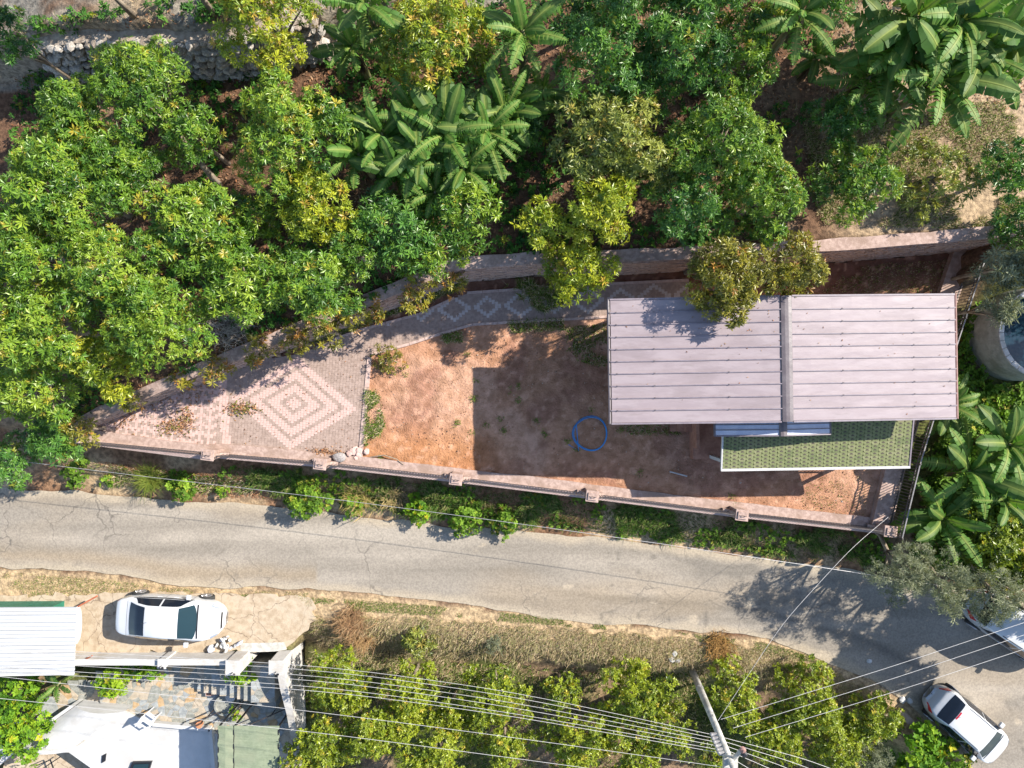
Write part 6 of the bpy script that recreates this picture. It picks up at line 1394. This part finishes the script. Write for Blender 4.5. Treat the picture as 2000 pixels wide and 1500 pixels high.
# clods and pebbles that roughen the bare earth
pp = scatter(poly_px([(715, 720), (760, 690), (1180, 640), (1190, 830), (1400, 860), (1700, 925), (1700, 1020), (1400, 985), (900, 915), (710, 890)], YARD), 3600, r); n = len(pp)
tv = np.array([(1, 0, 0), (0, 1, 0), (-1, 0, 0), (0, -1, 0), (0, 0, .8)]); tt = np.array([(0, 1, 4), (1, 2, 4), (2, 3, 4), (3, 0, 4)])
sz_ = r.gamma(2.0, .005, n)[:, None, None] + .006; a = r.uniform(0, 6.28, n); ca, sa = np.cos(a)[:, None], np.sin(a)[:, None]; jt = 1 + r.normal(0, .25, (n, 5, 3)); b_ = tv[None] * jt * sz_
V = np.stack([b_[..., 0] * ca - b_[..., 1] * sa + pp[:, 0:1], b_[..., 0] * sa + b_[..., 1] * ca + pp[:, 1:2], b_[..., 2] + YARD - .02], -1).reshape(-1, 3); T = (tt[None] + (np.arange(n) * 5)[:, None, None]).reshape(-1, 3)
cc = np.array([(.30, .17, .11), (.36, .23, .16), (.24, .13, .08), (.46, .40, .34)])[r.choice(4, n, p=(.4, .3, .22, .08))]
tag(link('earth_clods', mesh_tris('earth_clods', V, T, M_DRY, np.repeat(cc, 5, 0))), 'clods and pebbles strewn over the bare red earth', 'pebbles', None, 'stuff')

# undergrowth on the shady orchard terrace
up_poly = poly_px([(-60, 60), (2060, -40), (2060, 120), (1640, 200), (1560, 300), (1520, 470), (1000, 500), (880, 510), (480, 690), (-60, 880)], 4.2)
pq = scatter(up_poly, 9000, r); kq = fbm(pq[:, 0], pq[:, 1], 1.6, 53) > .47; pq = pq[kq]; nq = len(pq); hz = height(pq[:, 0], pq[:, 1]) + r.uniform(.03, .55, nq) * fbm(pq[:, 0], pq[:, 1], 1.1, 57)
V, T, C_ = sprays(np.c_[pq, hz], np.array([0, 0, 1.0]) + r.normal(0, .45, (nq, 3)), r.uniform(.09, .2, nq), shade_cols('avo_d', nq, -.02, r, .05), TPL['citrus'], r)
tag(link('undergrowth', mesh_tris('undergrowth', V, T, M_LEAFM, C_)), 'low green undergrowth between the avocado trees', 'undergrowth', None, 'stuff')
rp_ = poly_px([(1880, 600), (2080, 560), (2080, 1130), (1790, 1120), (1775, 1060), (1830, 850)], 1.0)
pq = scatter(rp_, 3400, r); pq = pq[((pq - np.array([20.1, 1.93])) ** 2).sum(1) > 3.8]; nq = len(pq); hz = height(pq[:, 0], pq[:, 1]) + r.uniform(.03, .8, nq) * fbm(pq[:, 0], pq[:, 1], .9, 67)
V, T, C_ = sprays(np.c_[pq, hz], np.array([0, 0, 1.0]) + r.normal(0, .45, (nq, 3)), r.uniform(.10, .22, nq), shade_cols('weed', nq, -.1, r, .04), TPL['weed'], r)
tag(link('undergrowth', mesh_tris('undergrowth', V, T, M_LEAFM, C_)), 'dense green undergrowth around the right hand banana plants', 'undergrowth', None, 'stuff')
grass('orchard_weeds', 'dry grass and weeds on the upper orchard ground', up_poly, 9000, .2, STRAW[1:4] + GREENS[:2], r, 1.0, .01, clump=(1.3, 59, .5))
# fallen leaves on the roof below the overhanging tree, and in the yard
n = 90; u = r.uniform(-5.6, 5.6, n); u[:55] = r.normal(-1.8, 1.3, 55); u = np.clip(u, -5.6, 5.6); v = r.uniform(-2.0, 2.0, n); v[:55] = np.clip(1.9 - np.abs(r.normal(0, .8, 55)), -2, 2)
pos = np.array([house.matrix_basis @ Vector((a, b, slope_z(a) + .012)) for a, b in zip(u, v)])
V, T, C_ = flat_leaves(pos, .075, LIT[r.integers(0, len(LIT), n)], r, .2); tag(link('roof_leaves', mesh_tris('roof_leaves', V, T, M_DRY, C_)), 'few fallen leaves lying on the metal roof', 'leaf litter', None, 'stuff')
pq = scatter(poly_px([(190, 860), (700, 895), (722, 700), (900, 640), (900, 590), (600, 695), (200, 835)], YARD), 260, r); pos = np.c_[pq, np.full(len(pq), YARD + .03)]
V, T, C_ = flat_leaves(pos, .075, LIT[r.integers(0, len(LIT), len(pq))], r, .3); tag(link('paving_leaves', mesh_tris('paving_leaves', V, T, M_DRY, C_)), 'single dry leaves scattered over the paving', 'leaf litter', None, 'stuff')
